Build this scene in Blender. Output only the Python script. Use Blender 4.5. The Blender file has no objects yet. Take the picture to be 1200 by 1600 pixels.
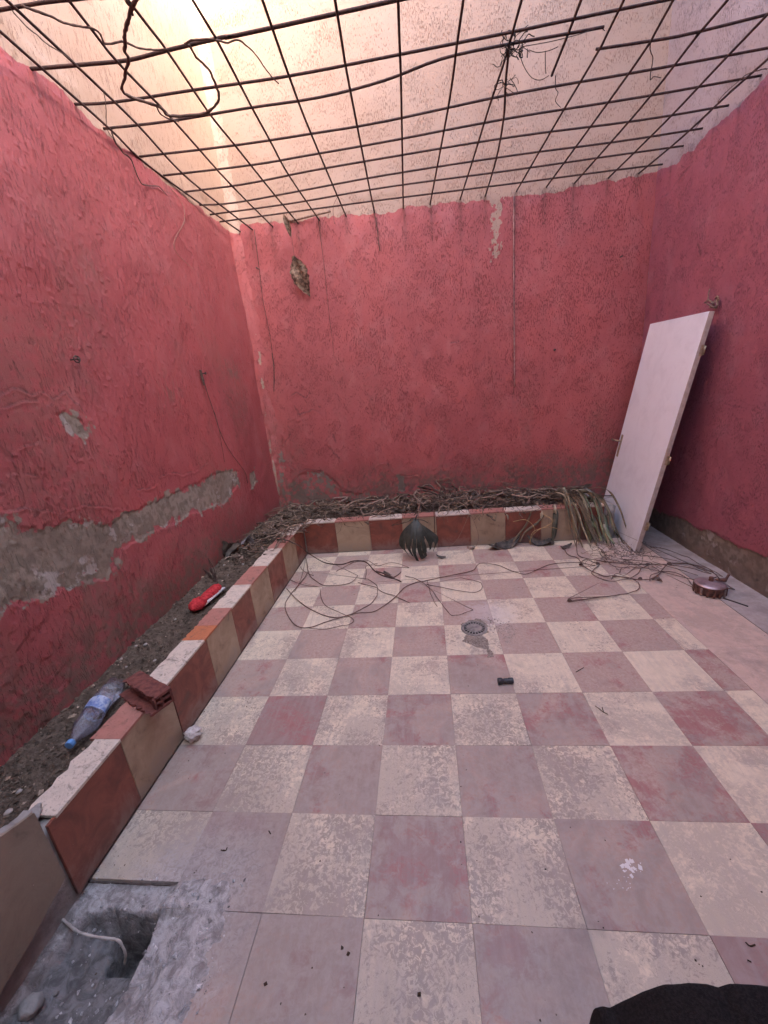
import bpy, bmesh, math, random
import numpy as np
from mathutils import Vector, Matrix

# ------------------------------------------------------------------ camera, sky, sun, exposure
sc = bpy.context.scene
COL = sc.collection
CAM = np.array([0.2651, -0.7642, 1.4820])
CR = np.array([0.9918, 0.0876, -0.0929])
CU = np.array([0.0625, 0.3016, 0.9514])
CW = np.array([-0.1114, 0.9494, -0.2937])
CF = 631.39
cd = bpy.data.cameras.new('camera')
cam = bpy.data.objects.new('camera', cd)
COL.objects.link(cam)
cd.sensor_fit = 'HORIZONTAL'
cd.sensor_width = 36.0
cd.lens = 36.0 * CF / 1200.0
cd.clip_start = 0.02
cd.clip_end = 400.0
cam.matrix_world = Matrix(((CR[0], CU[0], -CW[0], CAM[0]), (CR[1], CU[1], -CW[1], CAM[1]),
                           (CR[2], CU[2], -CW[2], CAM[2]), (0, 0, 0, 1)))
sc.camera = cam

SUN_EL = math.radians(22.5)
SUN_AZ = math.radians(118.0)            # clockwise from +Y, where the sun stands
world = bpy.data.worlds.new('World')
sc.world = world
world.use_nodes = True
wn = world.node_tree.nodes
bg = wn.get('Background') or wn.new('ShaderNodeBackground')
sky = wn.new('ShaderNodeTexSky')
sky.sky_type = 'NISHITA'
sky.sun_disc = False
sky.sun_elevation = SUN_EL
sky.sun_rotation = SUN_AZ
sky.air_density = 0.75
sky.dust_density = 5.0
world.node_tree.links.new(sky.outputs[0], bg.inputs[0])
bg.inputs[1].default_value = 0.15
sl = bpy.data.lights.new('sun', 'SUN')
sl.energy = 2.0
sl.angle = math.radians(0.6)
sl.color = (1.0, 0.90, 0.74)
sun = bpy.data.objects.new('sun', sl)
COL.objects.link(sun)
sdir = Vector((math.sin(SUN_AZ) * math.cos(SUN_EL), math.cos(SUN_AZ) * math.cos(SUN_EL), math.sin(SUN_EL)))
sun.rotation_euler = sdir.to_track_quat('Z', 'Y').to_euler()
sun.location = (6, -4, 12)
sc.view_settings.view_transform = 'Standard'
sc.view_settings.look = 'None'
sc.view_settings.exposure = 4.08
sc.view_settings.gamma = 1.0
sc.view_settings.use_curve_mapping = False
sc.render.engine = 'CYCLES'
sc.cycles.max_bounces = 8
sc.cycles.diffuse_bounces = 4
sc.cycles.transparent_max_bounces = 12
sc.cycles.sample_clamp_indirect = 4.0

# ------------------------------------------------------------------ pixel -> place helpers (1200 x 1600 photograph)
def ray(q):
    return CW + ((q[0] - 600.0) * CR - (q[1] - 800.0) * CU) / CF
def onz(q, z):
    d = ray(q); return CAM + d * ((z - CAM[2]) / d[2])
def ony(q, y):
    d = ray(q); return CAM + d * ((y - CAM[1]) / d[1])
def onx(q, x):
    d = ray(q); return CAM + d * ((x - CAM[0]) / d[0])

XL, XR, YB = -1.39, 2.32, 3.47          # wall faces
YREAR = -2.6
HM = 2.985                              # height of the bar mesh
WT, WTL, WTR = 4.9, 5.6, 6.2            # unseen wall tops, heights set to shape sun and sky light
CURB_X, CURB_Y, CURB_H = -0.945, 2.80, 0.315
TX, TY = 0.3135, 0.30                   # floor tile pitch
rng = random.Random(7)

# ------------------------------------------------------------------ numpy noise
def _hash(i, j, s):
    n = (i.astype(np.int64) * 374761393 + j.astype(np.int64) * 668265263 + s * 974634511) & 0x7fffffff
    n = ((n ^ (n >> 13)) * 1274126177) & 0x7fffffff
    n = (n ^ (n >> 16)) & 0xffff
    return n / 65535.0
def vnoise(x, y, s=0):
    i = np.floor(x); j = np.floor(y)
    fx = x - i; fy = y - j
    fx = fx * fx * fx * (fx * (fx * 6 - 15) + 10); fy = fy * fy * fy * (fy * (fy * 6 - 15) + 10)
    a = _hash(i, j, s); b = _hash(i + 1, j, s); c = _hash(i, j + 1, s); d = _hash(i + 1, j + 1, s)
    return (a * (1 - fx) + b * fx) * (1 - fy) + (c * (1 - fx) + d * fx) * fy
def fbm(x, y, s=0, o=4, g=0.5):
    t = 0.0; a = 1.0; n = 0.0
    for k in range(o):
        t = t + a * vnoise(x * 2 ** k + 17.3 * k, y * 2 ** k + 9.1 * k, s + k * 31)
        n += a; a *= g
    return t / n
def sstep(a, b, x):
    t = np.clip((x - a) / (b - a), 0, 1)
    return t * t * (3 - 2 * t)
def seg_dist(px, py, a, b):
    dx, dy = b[0] - a[0], b[1] - a[1]
    l2 = dx * dx + dy * dy + 1e-12
    t = np.clip(((px - a[0]) * dx + (py - a[1]) * dy) / l2, 0, 1)
    return np.hypot(px - a[0] - t * dx, py - a[1] - t * dy)
def line_dist(px, py, pts):
    d = None
    for a, b in zip(pts[:-1], pts[1:]):
        e = seg_dist(px, py, a, b)
        d = e if d is None else np.minimum(d, e)
    return d
def poly_sd(px, py, pts):
    """signed distance, positive inside"""
    d = line_dist(px, py, list(pts) + [pts[0]])
    ins = np.zeros(px.shape, bool)
    n = len(pts)
    for k in range(n):
        x0, y0 = pts[k]; x1, y1 = pts[(k + 1) % n]
        if abs(y1 - y0) < 1e-9: continue
        c = ((y0 > py) != (y1 > py)) & (px < (x1 - x0) * (py - y0) / (y1 - y0) + x0)
        ins ^= c
    return np.where(ins, d, -d)

# ------------------------------------------------------------------ object helpers
def props(o, label=None, cat=None, group=None, kind=None):
    if label: o['label'] = label
    if cat: o['category'] = cat
    if group: o['group'] = group
    if kind: o['kind'] = kind
    return o
def link(name, me, mat=None, parent=None, loc=None):
    o = bpy.data.objects.new(name, me)
    COL.objects.link(o)
    if mat is not None and me is not None and len(me.materials) == 0:
        me.materials.append(mat)
    if parent is not None: o.parent = parent
    if loc is not None: o.location = loc
    return o
def empty(name, loc, label=None, cat=None, group=None, kind=None):
    o = bpy.data.objects.new(name, None)
    COL.objects.link(o)
    o.location = loc
    o.empty_display_size = 0.05
    return props(o, label, cat, group, kind)
def mesh_np(name, V, F, smooth=True):
    """F: int array (n,4) or (n,3)"""
    V = np.asarray(V, np.float32); F = np.asarray(F, np.int32)
    me = bpy.data.meshes.new(name)
    me.vertices.add(len(V)); me.vertices.foreach_set('co', V.ravel())
    k = F.shape[1]
    me.loops.add(F.size); me.loops.foreach_set('vertex_index', F.ravel())
    me.polygons.add(len(F))
    me.polygons.foreach_set('loop_start', np.arange(0, F.size, k, dtype=np.int32))
    me.polygons.foreach_set('loop_total', np.full(len(F), k, np.int32))
    me.polygons.foreach_set('use_smooth', np.full(len(F), smooth, bool))
    me.update(calc_edges=True)
    me.validate()
    return me
def grid_faces(nu, nv, flip=False):
    i = np.arange(nu - 1)[:, None] * nv + np.arange(nv - 1)[None, :]
    i = i.ravel()
    F = np.stack([i, i + nv, i + nv + 1, i + 1], 1)
    return F[:, ::-1] if flip else F
def tint_of(U, Z, s=0):
    """slow colour drift of a painted face, worked out per vertex"""
    return np.stack([fbm(U * 1.3, Z * 1.0, 501 + s, 5, 0.6), fbm(U * 7, Z * 5, 511 + s, 5, 0.65), fbm(U * 9, Z * 9, 521 + s, 5, 0.7), fbm(U * 32, Z * 28, 531 + s, 4, 0.65)], -1)
def attr4(me, name, A):
    a = me.color_attributes.new(name, 'FLOAT_COLOR', 'POINT')
    a.data.foreach_set('color', np.asarray(A, np.float32).ravel())
def box_bm(bm, x0, x1, y0, y1, z0, z1):
    vs = [bm.verts.new(c) for c in ((x0, y0, z0), (x1, y0, z0), (x1, y1, z0), (x0, y1, z0),
                                    (x0, y0, z1), (x1, y0, z1), (x1, y1, z1), (x0, y1, z1))]
    for f in ((0, 3, 2, 1), (4, 5, 6, 7), (0, 1, 5, 4), (1, 2, 6, 5), (2, 3, 7, 6), (3, 0, 4, 7)):
        bm.faces.new([vs[k] for k in f])
    return vs
def from_bm(name, bm, smooth=False):
    me = bpy.data.meshes.new(name)
    bm.normal_update(); bm.to_mesh(me); bm.free()
    if smooth:
        for p in me.polygons: p.use_smooth = True
    return me
def box_mesh(name, x0, x1, y0, y1, z0, z1, bev=0.0, seg=1):
    bm = bmesh.new(); box_bm(bm, x0, x1, y0, y1, z0, z1)
    if bev > 0:
        bmesh.ops.bevel(bm, geom=list(bm.edges), offset=bev, segments=seg, affect='EDGES', profile=0.6)
    return from_bm(name, bm)
def smooth_line(P, n=6):
    P = np.asarray(P, float)
    if len(P) < 3:
        t = np.linspace(0, 1, n + 1)[:, None]; return P[0] * (1 - t) + P[1] * t
    Q = np.vstack([2 * P[0] - P[1], P, 2 * P[-1] - P[-2]])
    out = []
    for k in range(1, len(Q) - 2):
        p0, p1, p2, p3 = Q[k - 1], Q[k], Q[k + 1], Q[k + 2]
        for t in np.linspace(0, 1, n, endpoint=False):
            out.append(0.5 * ((2 * p1) + (-p0 + p2) * t + (2 * p0 - 5 * p1 + 4 * p2 - p3) * t * t + (-p0 + 3 * p1 - 3 * p2 + p3) * t ** 3))
    out.append(P[-1])
    return np.array(out)
def tube(P, r, sides=6, taper=1.0, flat=1.0):
    """tube along points P; returns V, F (quads + end caps as degenerate-free quads fans skipped: ends pinched)"""
    P = np.asarray(P, float); n = len(P)
    R = np.linspace(r, r * taper, n) if np.isscalar(r) else np.asarray(r, float)
    T = np.gradient(P, axis=0); T /= np.linalg.norm(T, axis=1)[:, None] + 1e-9
    ref = np.array([0.0, 0, 1]) if abs(T[0][2]) < 0.9 else np.array([1.0, 0, 0])
    V = []
    nrm = np.cross(T[0], ref); nrm /= np.linalg.norm(nrm)
    for k in range(n):
        nrm = nrm - T[k] * np.dot(nrm, T[k]); nrm /= np.linalg.norm(nrm) + 1e-9
        bn = np.cross(T[k], nrm)
        for s in range(sides):
            a = 2 * math.pi * s / sides
            V.append(P[k] + R[k] * (math.cos(a) * nrm + flat * math.sin(a) * bn))
    F = []
    for k in range(n - 1):
        for s in range(sides):
            a = k * sides + s; b = k * sides + (s + 1) % sides
            F.append((a, b, b + sides, a + sides))
    V.append(P[0]); V.append(P[-1]); c0 = len(V) - 2; c1 = c0 + 1
    for s in range(0, sides, 2):
        F.append((c0, (s + 2) % sides, s + 1, s))
        o = (n - 1) * sides
        F.append((c1, o + s, o + s + 1, o + (s + 2) % sides))
    return np.array(V), np.array(F)
class Bag:
    """collects pieces of one object"""
    def __init__(self): self.V = []; self.F = []; self.n = 0; self.C = []
    def add(self, VF, col=None):
        V, F = VF
        self.V.append(V); self.F.append(np.asarray(F) + self.n); self.n += len(V)
        if col is not None: self.C.append(np.tile(np.array(col, float), (len(V), 1)))
    def mesh(self, name, smooth=True):
        if len({f.shape[1] for f in self.F}) > 1:
            self.F = [f if f.shape[1] == 3 else np.vstack([f[:, :3], f[:, [0, 2, 3]]]) for f in self.F]
        me = mesh_np(name, np.vstack(self.V), np.vstack(self.F), smooth)
        if self.C: attr4(me, 'tone', np.vstack(self.C))
        return me

# ------------------------------------------------------------------ materials
class NT:
    def __init__(self, name):
        self.m = bpy.data.materials.new(name); self.m.use_nodes = True
        self.t = self.m.node_tree; self.n = self.t.nodes; self.l = self.t.links
        self.p = self.n.get('Principled BSDF')
        self.tc = None
    def node(self, ty, **k):
        o = self.n.new(ty)
        for a, b in k.items(): setattr(o, a, b)
        return o
    def put(self, sock, v):
        if hasattr(v, 'links') or hasattr(v, 'is_output'): self.l.new(v, sock)
        else: sock.default_value = v
    def pos(self, scale=(1, 1, 1), obj=False):
        src = self.node('ShaderNodeTexCoord').outputs['Object'] if obj else self.node('ShaderNodeNewGeometry').outputs['Position']
        if scale == (1, 1, 1): return src
        mp = self.node('ShaderNodeMapping'); self.l.new(src, mp.inputs[0]); mp.inputs['Scale'].default_value = scale
        return mp.outputs[0]
    def noise(self, vec, scale, detail=4.0, rough=0.55, dist=0.0):
        o = self.node('ShaderNodeTexNoise'); self.l.new(vec, o.inputs['Vector'])
        o.inputs['Scale'].default_value = scale; o.inputs['Detail'].default_value = detail
        o.inputs['Roughness'].default_value = rough; o.inputs['Distortion'].default_value = dist
        return o.outputs[0]
    def vor(self, vec, scale, feat='F1', rnd=1.0):
        o = self.node('ShaderNodeTexVoronoi', feature=feat); self.l.new(vec, o.inputs['Vector'])
        o.inputs['Scale'].default_value = scale; o.inputs['Randomness'].default_value = rnd
        return o.outputs[0]
    def ramp(self, v, a, b, lo=0.0, hi=1.0):
        o = self.node('ShaderNodeMapRange', interpolation_type='SMOOTHSTEP')
        self.put(o.inputs[0], v)
        for k, x in zip((1, 2, 3, 4), (a, b, lo, hi)): self.put(o.inputs[k], x)
        return o.outputs[0]
    def math(self, op, a, b=None, c=None):
        o = self.node('ShaderNodeMath', operation=op)
        self.put(o.inputs[0], a)
        if b is not None: self.put(o.inputs[1], b)
        if c is not None: self.put(o.inputs[2], c)
        return o.outputs[0]
    def mix(self, f, a, b, mode='MIX'):
        o = self.node('ShaderNodeMix', data_type='RGBA', blend_type=mode)
        self.put(o.inputs[0], f)
        self.put(o.inputs[6], a if not isinstance(a, tuple) else (*a, 1) if len(a) == 3 else a)
        self.put(o.inputs[7], b if not isinstance(b, tuple) else (*b, 1) if len(b) == 3 else b)
        return o.outputs[2]
    def attr(self, name, kind='GEOMETRY'):
        o = self.node('ShaderNodeAttribute', attribute_type=kind, attribute_name=name)
        return o
    def sep(self, col):
        o = self.node('ShaderNodeSeparateColor'); self.l.new(col, o.inputs[0]); return o.outputs
    def bump(self, h, strength=0.5, dist=0.01, prev=None):
        o = self.node('ShaderNodeBump'); self.put(o.inputs['Strength'], strength); o.inputs['Distance'].default_value = dist
        self.l.new(h, o.inputs['Height'])
        if prev is not None: self.l.new(prev, o.inputs['Normal'])
        return o.outputs[0]
    def done(self, col=None, rough=0.8, normal=None, spec=0.3, metal=0.0):
        p = self.p
        if col is not None: self.put(p.inputs['Base Color'], col if not isinstance(col, tuple) else (*col, 1))
        self.put(p.inputs['Roughness'], rough); self.put(p.inputs['Specular IOR Level'], spec); self.put(p.inputs['Metallic'], metal)
        if normal is not None: self.l.new(normal, p.inputs['Normal'])
        return self.m

def mat_wall(name, red, red2, cream, stretch, bumpd, bscale, dist=0.15):
    m = NT(name)
    P = m.pos(); S = m.pos(stretch)
    mk = m.attr('mask'); ch = m.sep(mk.outputs['Color']); peel, creamk, dirt = ch[0], ch[1], ch[2]; rust = mk.outputs['Alpha']
    tn = m.attr('tint'); tc = m.sep(tn.outputs['Color']); big, mid, blotch = tc[0], tc[1], tc[2]; edge = tn.outputs['Alpha']
    fine = m.noise(S, bscale, 3, 0.60, dist); grit = m.noise(P, 190.0, 2, 0.6)
    plo = m.ramp(blotch, 0.34, 0.66, 0.62, 0.53)
    pits = m.ramp(fine, plo, m.math('ADD', plo, 0.07))
    pm = m.ramp(m.math('ADD', peel, m.math('MULTIPLY', m.math('SUBTRACT', edge, 0.5), 1.3)), 0.42, 0.60)
    cm = m.ramp(m.math('ADD', creamk, m.math('MULTIPLY', m.math('SUBTRACT', edge, 0.5), 0.8)), 0.44, 0.56)
    c = m.mix(m.ramp(big, 0.30, 0.70), red, red2)
    c = m.mix(m.ramp(mid, 0.48, 0.80, 0, 0.28), c, (red[0] * 1.02 + 0.02, red[1] * 1.30 + 0.035, red[2] * 1.30 + 0.035))
    c = m.mix(m.math('MULTIPLY', pits, 0.62), c, (red[0] * 0.48, red[1] * 0.46, red[2] * 0.46))
    cc = m.mix(m.ramp(big, 0.35, 0.68), cream, (cream[0] * 0.94, cream[1] * 0.90, cream[2] * 0.87))
    c = m.mix(m.ramp(grit, 0.55, 0.75, 0, 0.30), c, (red[0] * 1.2 + .03, red[1] * 1.7 + .03, red[2] * 1.7 + .03))
    cc = m.mix(m.math('MULTIPLY', pits, 0.64), cc, (cream[0] * 0.60, cream[1] * 0.48, cream[2] * 0.42))
    c = m.mix(cm, c, cc)
    pl = m.mix(m.ramp(edge, 0.36, 0.66), (0.175, 0.138, 0.108), (0.262, 0.212, 0.170))
    pl = m.mix(m.ramp(blotch, 0.61, 0.70, 0, .8), pl, (0.40, 0.355, 0.325))
    c = m.mix(pm, c, pl)
    dm = m.math('MULTIPLY', dirt, m.ramp(edge, 0.28, 0.66, 0.25, 1.0))
    c = m.mix(m.math('MULTIPLY', dm, 0.85), c, (0.165, 0.105, 0.082))
    c = m.mix(m.math('MULTIPLY', rust, m.ramp(fine, 0.3, 0.7, 0.45, 1.0)), c, (0.075, 0.032, 0.029))
    n = m.bump(m.math('SUBTRACT', m.math('ADD', m.math('MULTIPLY', fine, 0.20), m.math('MULTIPLY', grit, 0.75)), pits), 1.0, bumpd)
    return m.done(c, m.ramp(pm, 0, 1, 0.55, 0.9), n, 0.3)

CREAM = (0.40, 0.268, 0.200)
M_wall_left = mat_wall('left_wall_paint', (0.365, 0.084, 0.085), (0.30, 0.070, 0.074), CREAM, (1.0, 1.0, 0.16), 0.0021, 150.0, 0.05)
M_wall_back = mat_wall('back_wall_paint', (0.415, 0.099, 0.092), (0.36, 0.086, 0.083), CREAM, (1.0, 1.0, 0.25), 0.0036, 170.0, 0.05)
M_wall_right = mat_wall('right_wall_sky_tint', (0.355, 0.106, 0.130), (0.315, 0.094, 0.120), (0.37, 0.305, 0.305), (1.0, 1.0, 0.35), 0.0034, 170.0, 0.05)  # same paint, with cool sky light put in as purple and lavender

def mat_simple(name, col, col2=None, scale=20.0, rough=0.8, bump=0.3, bd=0.004, spec=0.3, metal=0.0, obj=True, tone=False):
    m = NT(name); P = m.pos(obj=obj)
    n = m.noise(P, scale, 5, 0.6); n2 = m.noise(P, scale * 5, 4, 0.6)
    c = m.mix(m.ramp(n, 0.35, 0.65), col, col2 or tuple(x * 0.7 for x in col))
    if tone:
        a = m.attr('tone'); c = m.mix(1.0, c, a.outputs['Color'], 'MULTIPLY')
    nr = m.bump(m.math('ADD', n, m.math('MULTIPLY', n2, 0.5)), bump, bd) if bump else None
    return m.done(c, rough, nr, spec, metal)

def mat_tile(name, base, worn, red):
    """polished cement floor tile, worn by feet; per-tile properties wear, film, seed"""
    m = NT(name)
    P = m.pos()
    wear = m.attr('wear', 'OBJECT').outputs['Fac']; film = m.attr('film', 'OBJECT').outputs['Fac']; seed = m.attr('seed', 'OBJECT').outputs['Fac']
    off = m.node('ShaderNodeVectorMath', operation='ADD'); m.l.new(P, off.inputs[0])
    cmb = m.node('ShaderNodeCombineXYZ'); m.l.new(m.math('MULTIPLY', seed, 31.0), cmb.inputs[0]); m.l.new(m.math('MULTIPLY', seed, 17.0), cmb.inputs[1])
    m.l.new(cmb.outputs[0], off.inputs[1]); Q = off.outputs[0]
    big = m.noise(Q, 4.6, 2, 0.55, 0.4); mid = m.noise(Q, 19.0, 4, 0.70, 0.7); worm = m.noise(Q, 62.0, 5, 0.74, 1.0)
    c = m.mix(m.ramp(mid, 0.35, 0.68), base, tuple(x * 0.88 for x in base))
    thr = m.math('SUBTRACT', 0.73, m.math('MULTIPLY', wear, 0.25))
    wv = m.math('ADD', worm, m.math('MULTIPLY', m.math('SUBTRACT', big, 0.5), 0.42))
    wl = m.math('MAXIMUM', m.math('ADD', m.math('MULTIPLY', wear, 0.014), m.math('MULTIPLY', m.math('SUBTRACT', big, 0.5), 0.05)), 0.002)
    lines = m.ramp(m.math('ABSOLUTE', m.math('SUBTRACT', worm, 0.5)), m.math('MULTIPLY', wl, 0.4), wl, 1.0, 0.0)
    wmask = m.math('MAXIMUM', lines, m.math('MULTIPLY', m.ramp(wv, thr, m.math('ADD', thr, 0.045)), 1.0))
    if not red:
        c = m.mix(m.math('MULTIPLY', wmask, 0.72), c, worn)
    else:
        c = m.mix(m.math('MULTIPLY', wmask, 0.45), c, worn)
    lo = m.math('SUBTRACT', 0.70, m.math('MULTIPLY', film, 0.50))
    fm = m.ramp(m.math('ADD', big, m.math('MULTIPLY', m.math('ADD', m.math('MULTIPLY', m.math('SUBTRACT', worm, 0.5), 0.5), m.math('SUBTRACT', mid, 0.5)), 0.62)), lo, m.math('ADD', lo, 0.20))
    filmcol = m.mix(m.ramp(worm, 0.35, 0.65), (0.385, 0.275, 0.215), (0.500, 0.385, 0.310))
    c = m.mix(m.math('MULTIPLY', fm, 0.90 if red else 0.55), c, filmcol)
    # pale cement dust round the broken corner of the floor, grey dust at the drain
    wob = m.math('MULTIPLY', m.math('SUBTRACT', mid, 0.5), 0.36)
    v = m.node('ShaderNodeVectorMath', operation='DISTANCE'); m.l.new(P, v.inputs[0]); v.inputs[1].default_value = (-0.56, 0.02, 0.0)
    c = m.mix(m.ramp(m.math('ADD', v.outputs['Value'], wob), 0.09, 0.33, 0.9, 0.0), c, m.mix(m.ramp(worm, 0.38, 0.58), (0.30, 0.275, 0.26), (0.62, 0.59, 0.57)))
    v2 = m.node('ShaderNodeVectorMath', operation='DISTANCE'); m.l.new(P, v2.inputs[0]); v2.inputs[1].default_value = (0.62, 1.62, 0.0)
    c = m.mix(m.ramp(m.math('ADD', v2.outputs['Value'], wob), 0.04, 0.22, 0.45, 0.0), c, (0.62, 0.58, 0.56))
    # grey trodden-in dirt, heaviest where people come in from the house
    sy = m.node('ShaderNodeSeparateXYZ'); m.l.new(P, sy.inputs[0])
    trod = m.math('ADD', m.math('MULTIPLY', m.ramp(sy.outputs[1], 1.9, 0.1), 0.22), m.math('MULTIPLY', m.ramp(sy.outputs[0], 1.25, 0.35), 0.10))
    gn = m.noise(P, 3.1, 5, 0.70, 0.8)
    gm = m.ramp(m.math('ADD', m.math('ADD', gn, trod), m.math('MULTIPLY', m.math('SUBTRACT', worm, 0.5), 0.60)), 0.62, 0.80)
    c = m.mix(m.math('MULTIPLY', gm, 0.62 if red else 0.46), c, m.mix(m.ramp(mid, 0.35, 0.65), (0.250, 0.208, 0.178), (0.335, 0.287, 0.250)))
    # mop streaks that run on over the joints
    stq = m.ramp(m.noise(m.pos((55.0, 4.0, 1.0)), 1.0, 4, 0.65, 0.3), 0.40, 0.72, 0.0, 0.26)
    c = m.mix(stq, c, (0.40, 0.345, 0.32))
    # dark foot-worn smudges
    sm = m.ramp(m.noise(P, 2.6, 4, 0.75, 0.6), 0.56, 0.76, 0.0, 0.45)
    c = m.mix(sm, c, (0.19, 0.155, 0.14))
    n = m.bump(worm, 0.5, 0.0022)
    r = m.ramp(mid, 0.3, 0.7, 0.36, 0.58)
    return m.done(c, r, n, 0.5)

M_tile_cream = mat_tile('cream_floor_tile', (0.74, 0.615, 0.450), (0.27, 0.208, 0.165), False)
M_tile_red = mat_tile('red_floor_tile', (0.37, 0.165, 0.145), (0.33, 0.235, 0.22), True)
M_tile_peach = mat_tile('peach_floor_tile', (0.62, 0.45, 0.355), (0.40, 0.30, 0.25), False)
M_cement = mat_simple('cement', (0.36, 0.33, 0.30), (0.24, 0.215, 0.195), 14.0, 0.9, 0.8, 0.008, 0.2, obj=False)
M_grout = mat_simple('grout_bed', (0.27, 0.225, 0.205), (0.16, 0.13, 0.118), 30.0, 0.95, 0.5, 0.004, 0.2, obj=False)

def mat_face(name, a, b, rough=0.38):
    m = NT(name); P = m.pos()
    seed = m.attr('seed', 'OBJECT').outputs['Fac']
    off = m.node('ShaderNodeVectorMath', operation='ADD'); m.l.new(P, off.inputs[0])
    cmb = m.node('ShaderNodeCombineXYZ'); m.l.new(m.math('MULTIPLY', seed, 29.0), cmb.inputs[0]); m.l.new(cmb.outputs[0], off.inputs[1]); Q = off.outputs[0]
    n1 = m.noise(Q, 8.0, 5, 0.7, 0.9); n2 = m.noise(Q, 70.0, 3, 0.7, 0.8)
    c = m.mix(m.ramp(n1, 0.30, 0.70), a, b)
    c = m.mix(m.ramp(n1, 0.58, 0.74, 0, 0.6), c, (0.12, 0.085, 0.065))
    c = m.mix(m.ramp(n2, 0.50, 0.80, 0, 0.25), c, tuple(x * 0.6 for x in a))
    c = m.mix(m.ramp(n2, 0.72, 0.78, 0, 0.8), c, (0.62, 0.52, 0.46))
    sz = m.node('ShaderNodeSeparateXYZ'); m.l.new(P, sz.inputs[0])
    spl = m.ramp(m.math('ADD', sz.outputs[2], m.math('MULTIPLY', m.math('SUBTRACT', n1, 0.5), 0.35)), 0.0, 0.10, 0.55, 0.0)
    c = m.mix(spl, c, (0.20, 0.16, 0.14))
    n = m.bump(n2, 0.25, 0.002)
    return m.done(c, m.ramp(n1, 0.3, 0.7, rough, rough + 0.22), n, 0.42)
M_face_red = mat_face('red_facing', (0.270, 0.080, 0.050), (0.155, 0.050, 0.036), 0.28)
M_face_beige = mat_face('beige_facing', (0.405, 0.290, 0.192), (0.30, 0.205, 0.132), 0.28)

# ------------------------------------------------------------------ ground, floor bed, floor tiles
g = link('ground', box_mesh('ground', -40, 40, -40, 40, -0.9, -0.5), M_cement); props(g, 'bare ground below the courtyard', kind='structure')
PITX, PITY = -0.47, 0.068                # right and far edge of the broken corner
bm = bmesh.new()
box_bm(bm, PITX, XR + 0.02, YREAR, YB + 0.02, -0.42, -0.0135)
box_bm(bm, XL - 0.02, PITX - 0.001, PITY, YB + 0.02, -0.42, -0.0140)
floor = link('floor', from_bm('floor', bm), M_grout); props(floor, kind='structure')

def tile_mesh(x0, x1, y0, y1, t=0.012, gap=0.00025):
    return box_mesh('floor_tile', x0 + gap, x1 - gap, y0 + gap, y1 - gap, -t, 0.0, 0.0006)
full = {}
def put_tile(x0, x1, y0, y1, mat, wear, film, dz=0.0, me=None, name='floor_tile'):
    cx, cy = (x0 + x1) / 2, (y0 + y1) / 2
    if me is None:
        key = (round(x1 - x0, 4), round(y1 - y0, 4), mat.name)
        if key not in full:
            full[key] = tile_mesh(x0 - cx, x1 - cx, y0 - cy, y1 - cy); full[key].materials.append(mat)
        me = full[key]
        o = link(name, me, None, floor, (cx, cy, dz))
    else:
        o = link(name, me, mat, floor)
        o.location.z = dz
    o.rotation_euler = (rng.gauss(0, 0.0012), rng.gauss(0, 0.0012), rng.gauss(0, 0.0015))
    o['wear'] = float(wear); o['film'] = float(film); o['seed'] = rng.random()
    return o
XS = 1.687                               # where the checks stop
WEAR = {(-1, 0): .95, (1, 0): .9, (3, 0): .25, (0, -1): .85, (2, -1): .8, (4, -1): .3, (4, 1): .15, (2, 1): .85, (0, 1): .85, (-2, 1): .85,
        (-3, 0): .8, (3, 2): .45, (1, 2): .85, (-1, 2): .8, (5, 2): .3, (4, 3): .25, (-3, 2): .75}
FILM = {(0, 0): .66, (2, 0): .85, (-2, 0): .80, (-1, -1): .92, (1, -1): .90, (3, -1): .25, (3, 1): .72, (1, 1): .80, (-1, 1): .88, (-3, 1): .78, (4, 0): .1,
        (-2, 2): .30, (0, 2): .72, (2, 2): .72, (4, 2): .62, (1, 3): .8, (-1, 3): .9, (3, 3): .74, (5, 3): .7}
for r in range(-8, 10):
    for c in range(-3, 6):
        x0, x1, y0, y1 = c * TX, (c + 1) * TX, r * TY, (r + 1) * TY
        x0 = max(x0, CURB_X + 0.004); x1 = min(x1, XS); y1 = min(y1, CURB_Y - 0.004)
        if x1 - x0 < 0.01 or y1 - y0 < 0.01: continue
        if r < 0 and c == -3: continue
        if r < -1 and c < 5 and r < -4: continue
        cream = (c + r) % 2 != 0
        wear = WEAR.get((c, r), 0.62 if r > 3 else 0.6); film = FILM.get((c, r), 0.86 + 0.14 * rng.random())
        if cream: film = 0.12 + 0.25 * rng.random()
        if r < 0 and c == -2: cream = False; film = 1.0
        if r == 0 and c == -3: y0 = PITY + 0.002
        if r < 0 and c == -2:
            if r < -4: continue
            # broken left edge
            b2 = bmesh.new(); pts = []
            n = 14
            for k in range(n + 1):
                yy = y0 + 0.001 + (y1 - y0 - 0.002) * k / n
                pts.append((PITX + 0.012 + 0.018 * math.sin(k * 2.1 + r) * rng.random(), yy))
            top = [b2.verts.new((x, y, 0)) for x, y in pts] + [b2.verts.new((x1 - .001, y1 - .001, 0)), b2.verts.new((x1 - .001, y0 + .001, 0))]
            f = b2.faces.new(top[::-1])
            ex = bmesh.ops.extrude_face_region(b2, geom=[f])
            for v in ex['geom']:
                if isinstance(v, bmesh.types.BMVert): v.co.z = -0.012
            bmesh.ops.recalc_face_normals(b2, faces=list(b2.faces))
            put_tile(x0, x1, y0, y1, M_tile_cream if cream else M_tile_red, wear, film, 0, from_bm('floor_tile', b2))
            continue
        put_tile(x0, x1, y0, y1, M_tile_cream if cream else M_tile_red, wear, film, rng.uniform(-0.0008, 0.0008))
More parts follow.
